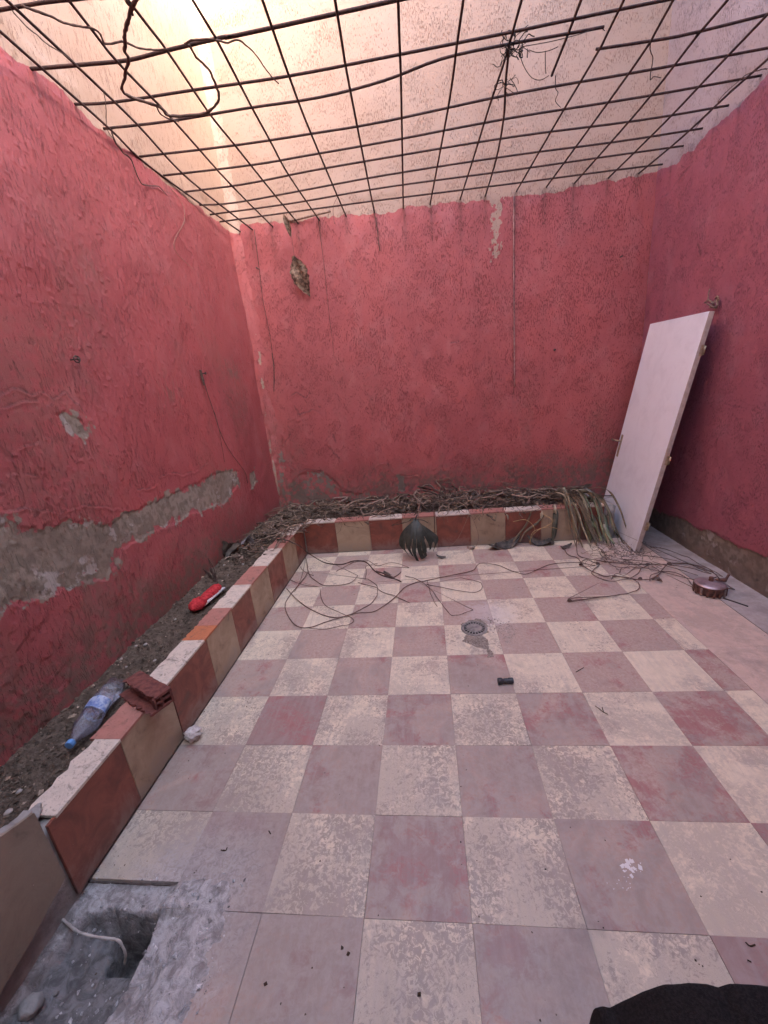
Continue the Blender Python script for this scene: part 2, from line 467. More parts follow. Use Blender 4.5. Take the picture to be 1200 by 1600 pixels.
# plain peach border beside the checks, then a cement margin along the wall
XP = 2.06
for k in range(-6, 8):
    y0 = 0.02 + k * 0.40; y1 = min(y0 + 0.40, 2.80)
    if y1 - y0 < 0.02: continue
    put_tile(XS + 0.0015, XP, y0, y1, M_tile_peach, 0.45, 0.55)
bm = bmesh.new(); box_bm(bm, XP + 0.002, XR + 0.01, YREAR, CURB_Y + 0.6, -0.013, 0.003)
mg = link('cement_margin', from_bm('cement_margin', bm), None, floor)
m_ = NT('margin_cement'); P_ = m_.pos()
m_c = m_.mix(m_.ramp(m_.noise(P_, 7, 6, .65), .34, .66), (0.44, 0.37, 0.335), (0.30, 0.245, 0.22))
mg.data.materials.append(m_.done(m_c, 0.85, m_.bump(m_.noise(P_, 60, 5, .6), .6, .005)))

# ------------------------------------------------------------------ walls
def to_left(q): p = onx(q, XL); return (p[1], p[2])
def to_back(q): p = ony(q, YB); return (p[0], p[2])
def to_right(q): p = onx(q, XR); return (p[1], p[2])
def interp_line(pts, u):
    pts = sorted(pts); return np.interp(u, [p[0] for p in pts], [p[1] for p in pts])

def warped(U, Z, s=0, warp=0.012):
    return U + (fbm(U * 30, Z * 30, 300 + s) - 0.5) * warp * 2, Z + (fbm(U * 30, Z * 30, 340 + s) - 0.5) * warp * 2
def cracks(U, Z, lines, H, amp, width, warp=0.012, s=0):
    """paint lifting off along an edge: the lower lip stands proud"""
    wu, wz = warped(U, Z, s, warp)
    for L in lines:
        d = line_dist(wu, wz, L); d2 = line_dist(wu, wz + width * 1.3, L)
        H -= amp * 0.8 * np.exp(-(d / width) ** 2)
        H += amp * np.exp(-(d2 / (width * 1.2)) ** 2)
    return H
def crack_dirt(U, Z, lines, width, s=0, warp=0.012):
    wu, wz = warped(U, Z, s, warp); m = np.zeros_like(U)
    gap = sstep(0.30, 0.52, fbm(U * 12, Z * 12, 390 + s, 3))
    for L in lines: m = np.maximum(m, np.exp(-(line_dist(wu, wz, L) / width) ** 2))
    return m * gap

def build_wall(name, label, u0, u1, z0, step, place, mat, H_fn, mask_fn, seed, flip, u0c, u1c, top=WT):
    nu = int((u1 - u0) / step) + 1; zt = 3.12; nz = int((zt - z0) / step) + 1
    u = np.linspace(u0, u1, nu); z = np.linspace(z0, zt, nz)
    U, Z = np.meshgrid(u, z, indexing='ij')
    H = H_fn(U, Z)
    H = H * (1 - sstep(zt - 0.06, zt, Z))
    V = place(U, Z, H)
    me = mesh_np('painted_plaster', V.reshape(-1, 3), grid_faces(nu, nz, flip))
    A = mask_fn(U, Z); attr4(me, 'mask', np.stack([np.clip(a, 0, 1) for a in A], -1).reshape(-1, 4))
    attr4(me, 'tint', tint_of(U, Z, seed).reshape(-1, 4))
    root = empty(name, tuple(place(np.array(0.5 * (u0 + u1)), np.array(0.0), np.array(0.0))), label, 'wall')
    o = link('painted_plaster', me, mat, root); o.matrix_parent_inverse = Matrix.Translation(-root.location)
    # the rest of the wall: above the mesh and outside the picture
    def sheet(nm, ua, ub, za, zb, st, cr):
        a = np.linspace(ua, ub, max(2, int((ub - ua) / st) + 1)); b = np.linspace(za, zb, max(2, int((zb - za) / st) + 1))
        A_, B_ = np.meshgrid(a, b, indexing='ij')
        Vv = place(A_, B_, np.zeros_like(A_))
        mm = mesh_np(nm, Vv.reshape(-1, 3), grid_faces(len(a), len(b), flip))
        msk = np.zeros(A_.shape + (4,)); msk[..., 1] = np.where(B_ > HM - 0.02, 1.0, 0.0) if cr is None else cr
        msk[..., 2] = 0
        attr4(mm, 'mask', msk.reshape(-1, 4)); attr4(mm, 'tint', tint_of(A_, B_, seed).reshape(-1, 4))
        q = link(nm, mm, mat, root); q.matrix_parent_inverse = Matrix.Translation(-root.location)
    sheet('upper_plaster', u0c, u1c, zt, top, 0.03, 1.0)
    if u0c < u0 - 0.01: sheet('outer_plaster', u0c, u0, -0.45, zt, 0.06, None)
    if u1c > u1 + 0.01: sheet('outer_plaster', u1, u1c, -0.45, zt, 0.06, None)
    return root

def mound(U, Z, q, r): return np.exp(-(((U - q[0]) / r) ** 2 + ((Z - q[1]) / r) ** 2))

# ---- left wall
LB = [to_left(q) for q in ((0, 70), (30, 95), (50, 108), (90, 140), (120, 167), (165, 207), (190, 228), (220, 252), (250, 282), (290, 309), (320, 330), (350, 356))]
L_peel = [[to_left(q) for q in ((-60, 812), (0, 818), (60, 826), (110, 813), (170, 819), (185, 808), (230, 789), (300, 758), (345, 737), (372, 735), (374, 757), (350, 787), (300, 802),
                                (260, 822), (228, 838), (205, 850), (190, 862), (180, 885), (168, 905), (130, 908), (110, 922), (60, 936), (0, 952), (-60, 975))],
          [to_left(q) for q in ((82, 645), (112, 644), (140, 668), (136, 686), (115, 680))],
          [to_left(q) for q in ((389, 740), (398, 735), (402, 752), (395, 764))]]
L_cracks = [[to_left(q) for q in L] for L in (
    ((0, 618), (20, 604), (45, 612), (52, 616), (72, 610), (85, 625), (105, 612), (135, 645)),
    ((0, 640), (20, 630), (40, 625), (60, 625)), ((0, 690), (12, 700), (25, 730)), ((30, 700), (60, 690)), ((175, 200), (190, 235), (210, 258), (225, 290), (245, 292), (270, 306)),
    ((327, 335), (338, 352), (345, 365)), ((250, 745), (270, 738), (285, 742), (310, 735), (325, 722)), ((215, 765), (240, 762), (250, 745)), ((352, 630), (366, 640)), ((350, 612), (366, 628)),
    ((340, 608), (345, 614)), ((365, 650), (372, 660)), ((190, 845), (205, 830), (220, 838)), ((275, 850), (282, 866)), ((20, 560), (35, 590)), ((0, 800), (40, 792), (90, 800), (130, 790), (200, 795)),
    ((215, 872), (225, 905)), ((180, 880), (215, 935)), ((290, 478), (300, 480)), ((0, 690), (18, 720)), ((40, 740), (60, 745), (75, 770)))]
def H_left(U, Z):
    st = 0.5; st2 = fbm(U * 95, Z * 18, 5, 3)
    big = fbm(U * 2.6, Z * 1.8, 9, 3)
    H = (big - 0.5) * 0.030 + (fbm(U * 14, Z * 6, 12, 3) - 0.5) * 0.0025
    area = sstep(0.36, 0.56, fbm(U * 2.2 + 4, Z * 1.7, 21, 3))
    H -= (0.0004 + 0.0014 * area) * sstep(0.60, 0.70, st2)
    flake = fbm(U * 17 + 3 * st, Z * 10, 33, 5, 0.6)
    low = sstep(1.75, 0.9, Z) * sstep(1.9, 0.6, U + 0.25 * Z)
    H += (0.0006 + 0.0026 * low) * (sstep(0.50, 0.52, flake) - 0.5) * sstep(0.46, 0.60, fbm(U * 5, Z * 4, 44) + 0.14 * low)
    H = cracks(U, Z, L_cracks, H, 0.0028, 0.0060)
    nb = (fbm(U * 26, Z * 26, 55) - 0.5) * 0.05
    for P in L_peel: H -= 0.0055 * sstep(-0.008, 0.010, poly_sd(U, Z, P) + nb)
    H += 0.0030 * sstep(0.66, 0.76, fbm(U * 55, Z * 50, 77, 3)) * area
    return H
def mask_left(U, Z):
    nb = (fbm(U * 14, Z * 14, 61, 5, 0.6) - 0.5) * 0.10
    peel = np.zeros_like(U)
    for k, P in enumerate(L_peel): peel = np.maximum(peel, sstep(-0.055, 0.055, poly_sd(U, Z, P) + nb * (1.5 if k == 0 else 0.8)))
    zb = interp_line(LB, U) + (fbm(U * 9, U * 0 + 3, 3, 4) - 0.5) * 0.05
    cream = sstep(-0.02, 0.02, Z - zb)
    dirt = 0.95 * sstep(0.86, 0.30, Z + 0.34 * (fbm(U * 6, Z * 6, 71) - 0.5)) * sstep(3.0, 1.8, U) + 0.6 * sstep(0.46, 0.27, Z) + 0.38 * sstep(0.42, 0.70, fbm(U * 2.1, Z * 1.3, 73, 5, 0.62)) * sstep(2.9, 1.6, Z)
    # moss-dark rubbed patches
    for q, r, a in (((367, 577), 0.085, 1.6), ((354, 572), 0.05, 0.9), ((265, 610), 0.13, 0.6), ((150, 425), 0.12, 0.25)):
        dirt += a * mound(U, Z, to_left(q), r) * sstep(0.42, 0.62, fbm(U * 70, Z * 14, 83, 3))
    rust = np.zeros_like(U)
    for q in ((50, 106), (117, 161), (165, 200), (220, 244), (255, 274), (285, 300), (310, 320), (330, 335)):
        uu, zz = to_left(q)
        L = 0.16 + 0.10 * math.sin(uu * 40)
        rust = np.maximum(rust, 0.5 * np.exp(-((U - uu) / 0.011) ** 2) * sstep(zz - L, zz - 0.01, Z) * (Z < zz + 0.02))
    for q in ((113, 570), (315, 590)):
        uu, zz = to_left(q)
        rust = np.maximum(rust, 0.6 * np.exp(-((U - uu) / 0.013) ** 2) * sstep(zz - 0.2, zz, Z) * (Z < zz))
    rust = np.maximum(rust, 0.85 * crack_dirt(U, Z, L_cracks, 0.0048))
    return peel, cream, np.clip(dirt, 0, 1), rust
wall_l = build_wall('courtyard_wall', 'dark red wall with long bare plaster patch above the bottle and soil', 0.15, YB, 0.18, 0.0066,
    lambda U, Z, H: np.stack([XL + H, U + 0 * Z, Z + 0 * U], -1), M_wall_left, H_left, mask_left, 0, True, YREAR, YB, WTL)

# ---- back wall
BB = [to_back(q) for q in ((352, 358), (390, 353), (420, 349), (470, 346), (530, 339), (590, 331), (640, 324), (700, 319), (760, 313), (820, 304), (870, 298), (920, 288), (980, 278), (1020, 268))]
B_peel = [[to_back(q) for q in ((452, 800), (448, 765), (468, 742), (485, 736), (505, 737), (520, 748), (533, 766), (558, 771), (578, 766), (585, 790), (560, 800))],
          [to_back(q) for q in ((620, 742), (632, 743), (633, 766), (623, 768))]]
B_white = [[to_back(q) for q in ((770, 308), (784, 306), (782, 330), (784, 350), (776, 368), (780, 385), (778, 402), (768, 408), (770, 385), (768, 355), (770, 330))]]
B_cracks = [[to_back(q) for q in L] for L in (
    ((452, 620), (463, 613), (478, 622), (484, 612), (500, 636)), ((455, 625), (468, 648), (490, 640), (500, 645)), ((468, 738), (478, 733), (505, 736), (520, 748), (530, 764), (555, 770), (566, 755), (570, 742)),
    ((590, 725), (604, 722), (612, 735), (630, 745), (652, 742)), ((508, 690), (520, 675), (524, 690)), ((515, 700), (530, 715)), ((585, 732), (580, 740)), ((655, 760), (665, 762)),
    ((430, 712), (448, 725), (462, 735)), ((445, 690), (455, 678)), ((683, 550), (690, 556)), ((704, 536), (716, 534)), ((450, 655), (462, 652)), ((444, 665), (450, 672)), ((588, 340), (590, 365), (593, 392)))]
BARX = [to_back(q) for q in ((367, 355), (390, 355), (422, 350), (462, 344), (497, 341), (539, 334), (585, 332), (630, 324), (672, 320), (718, 316), (757, 310), (804, 305), (850, 298), (895, 290), (948, 281), (995, 274))]
def H_back(U, Z):
    H = (fbm(U * 2.3, Z * 2.0, 109, 4) - 0.5) * 0.022 + (fbm(U * 16, Z * 9, 112, 4) - 0.5) * 0.004
    H -= 0.0014 * sstep(0.58, 0.70, fbm(U * 60, Z * 26, 101, 4, 0.55))
    H = cracks(U, Z, B_cracks, H, 0.0040, 0.0080, s=5)
    for P in B_peel: H -= 0.007 * sstep(-0.008, 0.008, poly_sd(U, Z, P) + (fbm(U * 26, Z * 26, 155) - 0.5) * 0.05)
    # crumpled paint in the corner
    cz = sstep(-1.02, -1.30, U) * sstep(1.7, 0.5, Z)
    H += 0.020 * cz * (fbm(U * 24, Z * 5, 171, 4) - 0.5)
    return H
def mask_back(U, Z):
    nb = (fbm(U * 14, Z * 14, 161, 5, 0.6) - 0.5) * 0.10
    peel = np.zeros_like(U)
    peel = np.maximum(peel, 0.53 * sstep(-0.05, 0.05, poly_sd(U, Z, B_peel[0]) + nb))
    peel = np.maximum(peel, sstep(-0.03, 0.03, poly_sd(U, Z, B_peel[1]) + nb * 0.4))
    cream = sstep(-0.02, 0.02, Z - interp_line(BB, U) + (fbm(U * 11, U * 0 + 7, 133, 4) - 0.5) * 0.06)
    for P in B_white: cream = np.maximum(cream, sstep(-0.03, 0.03, poly_sd(U, Z, P) + (fbm(U * 40, Z * 30, 163, 4, 0.65) - 0.5) * 0.13))
    uu, zz = to_back((803, 450))
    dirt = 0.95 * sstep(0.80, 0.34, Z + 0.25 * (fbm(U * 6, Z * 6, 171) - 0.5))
    dirt += 0.42 * sstep(0.42, 0.72, fbm(U * 3, Z * 1.0, 175, 5, 0.6)) * sstep(2.2, 0.6, Z) + 0.55 * sstep(-0.75, -1.25, U) * sstep(1.5, 0.5, Z) * sstep(0.35, 0.6, fbm(U * 7, Z * 4, 178, 4))
    rust = np.zeros_like(U)
    for k, (x, zb) in enumerate(BARX):
        L = 0.10 + 0.16 * _hash(np.array(k), np.array(3), 4)
        rust = np.maximum(rust, (0.48 * np.exp(-((U - x - 0.006) / 0.013) ** 2) + 0.22 * np.exp(-((U - x) / 0.05) ** 2)) * sstep(zb - 2.2 * L, zb - 0.01, Z) * (Z < zb + 0.02))
    # long damp streaks
    for q, w, a in (((803, 450), 0.018, 0.55), ((850, 420), 0.03, 0.14), ((745, 500), 0.05, 0.16)):
        x = to_back(q)[0]
        rust = np.maximum(rust, a * np.exp(-((U - x) / w) ** 2) * (Z < to_back((803, 306))[1]) * sstep(1.0, 1.5, Z))
    rust = np.maximum(rust, 0.8 * crack_dirt(U, Z, B_cracks, 0.0070, 5))
    return peel, cream, np.clip(dirt, 0, 1), rust
wall_b = build_wall('courtyard_wall', 'bright red wall behind the heap of dry stems, streaked with rust below the bars', XL, XR, 0.18, 0.0082,
    lambda U, Z, H: np.stack([U + 0 * Z, YB - H, Z + 0 * U], -1), M_wall_back, H_back, mask_back, 1, False, XL, XR)

# ---- right wall
RB = [to_right(q) for q in ((1200, 116), (1155, 165), (1110, 205), (1080, 236), (1050, 258), (1030, 266))]
R_base = [to_right(q) for q in ((1030, 800), (1060, 806), (1085, 822), (1110, 833), (1150, 848), (1175, 862), (1200, 869), (1280, 905))]
R_cracks = [[to_right(q) for q in L] for L in (((1035, 307), (1048, 300), (1056, 286), (1068, 272), (1080, 258)), ((1095, 820), (1115, 832), (1140, 842)), ((1110, 490), (1122, 495)), ((1090, 380), (1094, 400)))]
def H_right(U, Z):
    H = (fbm(U * 2.3, Z * 2.0, 209, 4) - 0.5) * 0.016 + (fbm(U * 16, Z * 13, 212, 4) - 0.5) * 0.006
    H -= 0.0014 * sstep(0.58, 0.72, fbm(U * 55, Z * 32, 201, 4, 0.55))
    H = cracks(U, Z, R_cracks, H, 0.004, 0.009, s=9)
    zb = interp_line(R_base, U) + (fbm(U * 8, U * 0, 221, 4) - 0.5) * 0.05
    H -= 0.010 * sstep(0.01, -0.01, Z - zb)
    H += 0.006 * sstep(0.0, -0.02, Z - zb) * (fbm(U * 30, Z * 30, 233) - 0.5)
    return H
def mask_right(U, Z):
    zb = interp_line(R_base, U) + (fbm(U * 8, U * 0, 221, 4) - 0.5) * 0.05
    peel = sstep(0.02, -0.02, Z - zb)
    cream = sstep(-0.02, 0.02, Z - interp_line(RB, U) + (fbm(U * 11, U * 0 + 7, 233, 4) - 0.5) * 0.05)
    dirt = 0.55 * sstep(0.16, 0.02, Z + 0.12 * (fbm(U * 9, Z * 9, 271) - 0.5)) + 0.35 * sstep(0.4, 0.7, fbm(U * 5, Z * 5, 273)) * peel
    rust = np.zeros_like(U)
    for k, q in enumerate(((1155, 162), (1115, 198), (1082, 226), (1050, 255))):
        uu, zz = to_right(q)
        rust = np.maximum(rust, 0.5 * np.exp(-((U - uu) / 0.013) ** 2) * sstep(zz - 0.25, zz, Z) * (Z < zz + 0.01))
    rust = np.maximum(rust, 0.85 * crack_dirt(U, Z, R_cracks, 0.0075, 9))
    return peel, cream, np.clip(dirt, 0, 1), rust
wall_r = build_wall('courtyard_wall', 'red wall coloured purplish for cool sky light, with bare cement foot that the white door leans on', 1.30, YB, -0.012, 0.009,
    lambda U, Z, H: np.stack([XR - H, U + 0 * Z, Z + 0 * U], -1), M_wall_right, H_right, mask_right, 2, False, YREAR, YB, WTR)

# ---- unseen wall added behind the camera so daylight comes from above
rw = empty('light_block_wall', (0.5, YREAR, 0), 'plain cream wall added out of view to shape the daylight, opposite the heap of stems', 'wall')
def plain_sheet(nm, x0, x1, z0, z1, cr):
    a = np.linspace(x0, x1, 12); b = np.linspace(z0, z1, 12); A_, B_ = np.meshgrid(a, b, indexing='ij')
    mm = mesh_np(nm, np.stack([A_, np.full_like(A_, YREAR), B_], -1).reshape(-1, 3), grid_faces(12, 12, True))
    k = np.zeros(A_.shape + (4,)); k[..., 1] = cr; attr4(mm, 'mask', k.reshape(-1, 4)); attr4(mm, 'tint', tint_of(A_, B_, 3).reshape(-1, 4))
    o = link(nm, mm, M_wall_back, rw); o.matrix_parent_inverse = Matrix.Translation(-rw.location)
plain_sheet('plaster', XL, XR, -0.45, WT, 1.0)
# unseen slab added to hold daylight off the near end, just above the mesh
props(link('light_block_slab', box_mesh('light_block_slab', XL - 0.2, XR + 0.033, YREAR - 0.2, -1.30, HM + 0.10, HM + 0.28), M_cement), 'unseen concrete slab added overhead to shape daylight at the near end of the yard', 'light_block')
# masonry behind each plaster face
def masonry(root, x0, x1, y0, y1, top=WT):
    o = link('masonry', box_mesh('masonry', x0, x1, y0, y1, -0.45, top), M_cement, root); o.matrix_parent_inverse = Matrix.Translation(-root.location)
masonry(wall_l, XL - 0.24, XL - 0.035, YREAR - 0.04, YB + 0.04, WTL)
masonry(wall_b, XL - 0.24, XR + 0.24, YB + 0.042, YB + 0.25)
masonry(wall_r, XR + 0.035, XR + 0.24, YREAR - 0.04, YB + 0.04, WTR)
masonry(rw, XL - 0.24, XR + 0.24, YREAR - 0.25, YREAR - 0.042)  # backing of the added unseen wall

# ---- rounded fillet of plaster where the two red walls meet
nz = 380; na = 14
zz = np.linspace(0.18, WT, nz); aa = np.linspace(0, math.pi / 2, na)
A_, Z_ = np.meshgrid(aa, zz, indexing='ij')
rx, ry = 0.155, 0.11
fx = XL - 0.008 + rx * (1 - np.sin(A_)); fy = YB + 0.008 - ry * (1 - np.cos(A_))
bulge = (fbm(A_ * 5, Z_ * 9, 401, 4) - 0.5) * 0.022 * sstep(3.0, 1.0, Z_) + (fbm(A_ * 6, Z_ * 40, 403, 3) - 0.5) * 0.010 * sstep(1.9, 0.8, Z_) + (fbm(A_ * 4, Z_ * 3, 404) - 0.5) * 0.008
fx = fx + bulge; fy = fy - bulge
me = mesh_np('corner_fillet', np.stack([fx, fy, Z_], -1).reshape(-1, 3), grid_faces(na, nz, False))
k = np.zeros(A_.shape + (4,)); k[..., 1] = sstep(2.95, 2.98, Z_)
k[..., 1] = np.maximum(k[..., 1], 0.72 * np.exp(-((A_ - 0.75 - 0.25 * np.sin(Z_ * 2)) / 0.16) ** 2) * sstep(2.3, 2.0, Z_) * sstep(0.35, 0.6, fbm(A_ * 3, Z_ * 8, 411)))
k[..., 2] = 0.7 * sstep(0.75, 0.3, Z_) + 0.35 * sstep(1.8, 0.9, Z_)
k[..., 0] = 0.62 * sstep(0.45, 0.62, fbm(A_ * 4, Z_ * 7, 421, 4)) * sstep(1.25, 0.7, Z_)
attr4(me, 'mask', k.reshape(-1, 4)); attr4(me, 'tint', tint_of(A_ * 0.15, Z_, 1).reshape(-1, 4))
o = link('corner_fillet', me, M_wall_back, wall_b); o.matrix_parent_inverse = Matrix.Translation(-wall_b.location)

# ------------------------------------------------------------------ planter kerbs
M_core = M_cement
kl = empty('planter_kerb', (CURB_X, 1.4, 0), 'low planter kerb along the patched wall, red and beige tiles, holds bottle and brick', 'kerb')
kb = empty('planter_kerb', (0.4, CURB_Y, 0), 'low planter kerb under the heap of dry stems, red and beige tiles', 'kerb')
def kid(nm, me, mat, root):
    o = link(nm, me, mat, root); o.matrix_parent_inverse = Matrix.Translation(-root.location); o['seed'] = rng.random(); return o
CT = 0.125
def rough_box(nm, x0, x1, y0, y1, z0, z1, st=0.03, amp=0.01, s=0):
    bm = bmesh.new(); box_bm(bm, x0, x1, y0, y1, z0, z1)
    for ax, (a, b) in enumerate(((x0, x1), (y0, y1), (z0, z1))):
        n = int((b - a) / st)
        for k in range(1, n):
            co = [0, 0, 0]; no = [0, 0, 0]; co[ax] = a + (b - a) * k / n; no[ax] = 1
            bmesh.ops.bisect_plane(bm, geom=list(bm.verts) + list(bm.edges) + list(bm.faces), plane_co=co, plane_no=no)
    r_ = random.Random(s)
    for v in bm.verts:
        v.co += Vector((r_.uniform(-1, 1), r_.uniform(-1, 1), r_.uniform(-1, 1))) * amp * 0.5
    return from_bm(nm, bm, True)
kid('core', rough_box('core', CURB_X - CT + .012, CURB_X - 0.013, -0.62, CURB_Y + 0.06, -0.10, CURB_H - 0.022, 0.05, 0.006), M_core, kl)
kid('core', rough_box('core', CURB_X - 0.05, 1.83, CURB_Y + 0.013, CURB_Y + CT + 0.02, -0.10, CURB_H - 0.022, 0.06, 0.006, 2), M_core, kb)
def facing(root, ax, a0, a1, red):
    if ax == 'y':
        me = box_mesh('facing_tile', CURB_X - 0.010, CURB_X, a0 + .0012, a1 - .0012, 0.0015, CURB_H - 0.008, 0.0015)
    else:
        me = box_mesh('facing_tile', a0 + .0012, a1 - .0012, CURB_Y, CURB_Y + 0.010, 0.0015, CURB_H - 0.008, 0.0015)
    o = kid('facing_tile', me, M_face_red if red else M_face_beige, root)
    o.location = (rng.uniform(-.0015, .0015), 0, rng.uniform(-.0015, .0015)) if ax == 'y' else (0, rng.uniform(-.0015, .0015), rng.uniform(-.0015, .0015))
ys = [0.022, 0.335, 0.640, 0.975, 1.27, 1.545, 1.87, 2.20, 2.53, 2.795]
for k in range(9): facing(kl, 'y', ys[k], ys[k + 1], k % 2 == 0)
xs = [-0.940, -0.632, -0.305, 0.006, 0.321, 0.634, 0.946, 1.262, 1.575, 1.80]
for k in range(9): facing(kb, 'x', xs[k], xs[k + 1], k % 2 == 0)
def mat_cap(name, base, dark):
    m = NT(name); P = m.pos()
    c = m.mix(m.ramp(m.noise(P, 26, 5, .65), .34, .68), base, tuple(x * .86 for x in base))
    c = m.mix(m.ramp(m.noise(P, 75, 5, .7, 1.0), .55, .62, 0, .6), c, dark)
    c = m.mix(m.ramp(m.noise(P, 13, 6, .78, .8), .53, .66, 0, .75), c, (0.105, 0.08, 0.065))
    return m.done(c, .62, m.bump(m.noise(P, 90, 4, .6), .5, .003), .35)
M_cap_cream = mat_cap('cream_cap_tile', (0.64, 0.52, 0.42), (0.28, 0.21, 0.17))
M_cap_red = mat_cap('red_cap_tile', (0.43, 0.185, 0.14), (0.26, 0.12, 0.09))
M_cap_orange = mat_cap('orange_cap_tile', (0.50, 0.165, 0.075), (0.25, 0.09, 0.05))
def cap(root, ax, a0, a1, mat, w=CT, jag=0.012, s=0, z=0.0):
    """cap tile; ragged on the soil side"""
    r_ = random.Random(s); bm = bmesh.new(); n = 9
    inner = [(a0 + .001 + (a1 - a0 - .002) * k / n, w - r_.random() * jag - (jag * 1.2 if r_.random() < .2 else 0)) for k in range(n + 1)]
    out = [(a1 - .001, -0.004), (a0 + .001, -0.004)]
    pts = inner + out
    if ax == 'y': co = [(CURB_X - b, a) for a, b in pts]
    else: co = [(a, CURB_Y + b) for a, b in pts]
    f = bm.faces.new([bm.verts.new((x, y, CURB_H + z)) for x, y in co])
    ex = bmesh.ops.extrude_face_region(bm, geom=[f])
    for v in ex['geom']:
        if isinstance(v, bmesh.types.BMVert): v.co.z -= 0.011
    bmesh.ops.recalc_face_normals(bm, faces=list(bm.faces))
    kid('cap_tile', from_bm('cap_tile', bm), mat, root)
cy = [(0.05, 0.335, M_cap_cream), (0.335, 0.625, M_cap_red), (0.625, 0.955, M_cap_cream), (0.955, 1.09, M_cap_orange), (1.09, 1.275, M_cap_red), (1.275, 1.57, M_cap_cream),
      (1.57, 1.86, M_cap_red), (1.86, 2.20, M_cap_cream), (2.20, 2.50, M_cap_red), (2.50, 2.79, M_cap_cream)]
for k, (a, b, mt) in enumerate(cy): cap(kl, 'y', a, b, mt, CT, 0.006 if k else 0.03, k)
for k in range(9): cap(kb, 'x', xs[k] if k else -0.93, xs[k + 1], M_cap_cream if k % 2 == 0 else M_cap_red, CT, 0.012, 40 + k)

# kerb return at the door end of the back planter
kid('core', rough_box('core', 1.815, 1.90, CURB_Y + 0.02, YB, -0.10, CURB_H - 0.02, 0.06, 0.008, 5), M_core, kb)

# ------------------------------------------------------------------ broken corner of the floor: mortar bed with a chased-out trench
def mat_rubble():
    m = NT('broken_mortar'); P = m.pos()
    a = m.attr('tone')
    n1 = m.noise(P, 28, 5, .7, .6); n2 = m.noise(P, 130, 3, .7)
    c = m.mix(m.ramp(n1, .34, .66), (0.30, 0.275, 0.26), (0.62, 0.59, 0.575))
    c = m.mix(1.0, c, a.outputs['Color'], 'MULTIPLY')
    c = m.mix(m.ramp(n2, .62, .72, 0, .6), c, (0.10, 0.09, 0.085))
    return m.done(c, .92, m.bump(m.math('ADD', n1, m.math('MULTIPLY', n2, .5)), .9, .006), .2)
M_rubble = mat_rubble()
px_, py_ = np.linspace(XL, PITX + 0.09, 180), np.linspace(-0.80, PITY + 0.05, 160)
U, W = np.meshgrid(px_, py_, indexing='ij')
Zp = -0.020 + (fbm(U * 30, W * 30, 601, 4, .6) - .5) * 0.010 + (fbm(U * 90, W * 90, 603, 3) - .5) * 0.0045
ridge = sstep(-0.60, -0.50, U + 0.03 * (fbm(U * 12, W * 12, 605) - .5))
ridge = np.maximum(ridge, sstep(-0.665, -0.61, U + 0.05 * (fbm(U * 14, W * 14, 606) - .5)) * sstep(-0.02, 0.01, W))
Zp += 0.0255 * ridge
Zp -= 0.010 * sstep(PITX - 0.01, PITX + 0.09, U) + 0.014 * sstep(PITY - 0.02, PITY + 0.05, W) * ridge
tr = [(-0.90, -0.010), (-0.78, 0.004), (-0.655, -0.004), (-0.640, -0.05), (-0.635, -0.12), (-0.660, -0.24), (-0.66, -0.5), (-0.66, -0.9), (-1.0, -0.9), (-0.97, -0.4), (-0.93, -0.12)]
wob = (fbm(U * 22, W * 22, 607, 4) - .5) * 0.035
sd = poly_sd(U, W, tr) + wob
T_ = sstep(-0.004, 0.022, sd)
floorz = -0.105 + 0.045 * sstep(-0.10, -0.30, W) + 0.05 * sstep(-0.78, -0.92, U)
Zp = Zp * (1 - T_) + T_ * (floorz + (fbm(U * 18, W * 8, 611, 4) - .5) * 0.03 + (fbm(U * 70, W * 30, 613, 3) - .5) * 0.010)
dp = [(-0.80, -0.025), (-0.668, -0.018), (-0.655, -0.085), (-0.70, -0.115), (-0.79, -0.105)]
D_ = sstep(-0.004, 0.014, poly_sd(U, W, dp) + wob * .4)
Zp -= 0.13 * D_
Zp = np.where(U < CURB_X - 0.02, np.minimum(Zp, -0.05), Zp)
me = mesh_np('broken_ground', np.stack([U, W, Zp], -1).reshape(-1, 3), grid_faces(len(px_), len(py_)))
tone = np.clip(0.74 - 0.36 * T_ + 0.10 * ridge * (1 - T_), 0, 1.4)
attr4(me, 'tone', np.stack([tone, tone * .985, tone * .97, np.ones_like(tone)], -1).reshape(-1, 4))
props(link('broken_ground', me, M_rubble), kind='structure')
props(link('ground_bed', box_mesh('ground_bed', XL, PITX, YREAR, -0.80, -0.4, -0.03), M_cement), kind='structure')

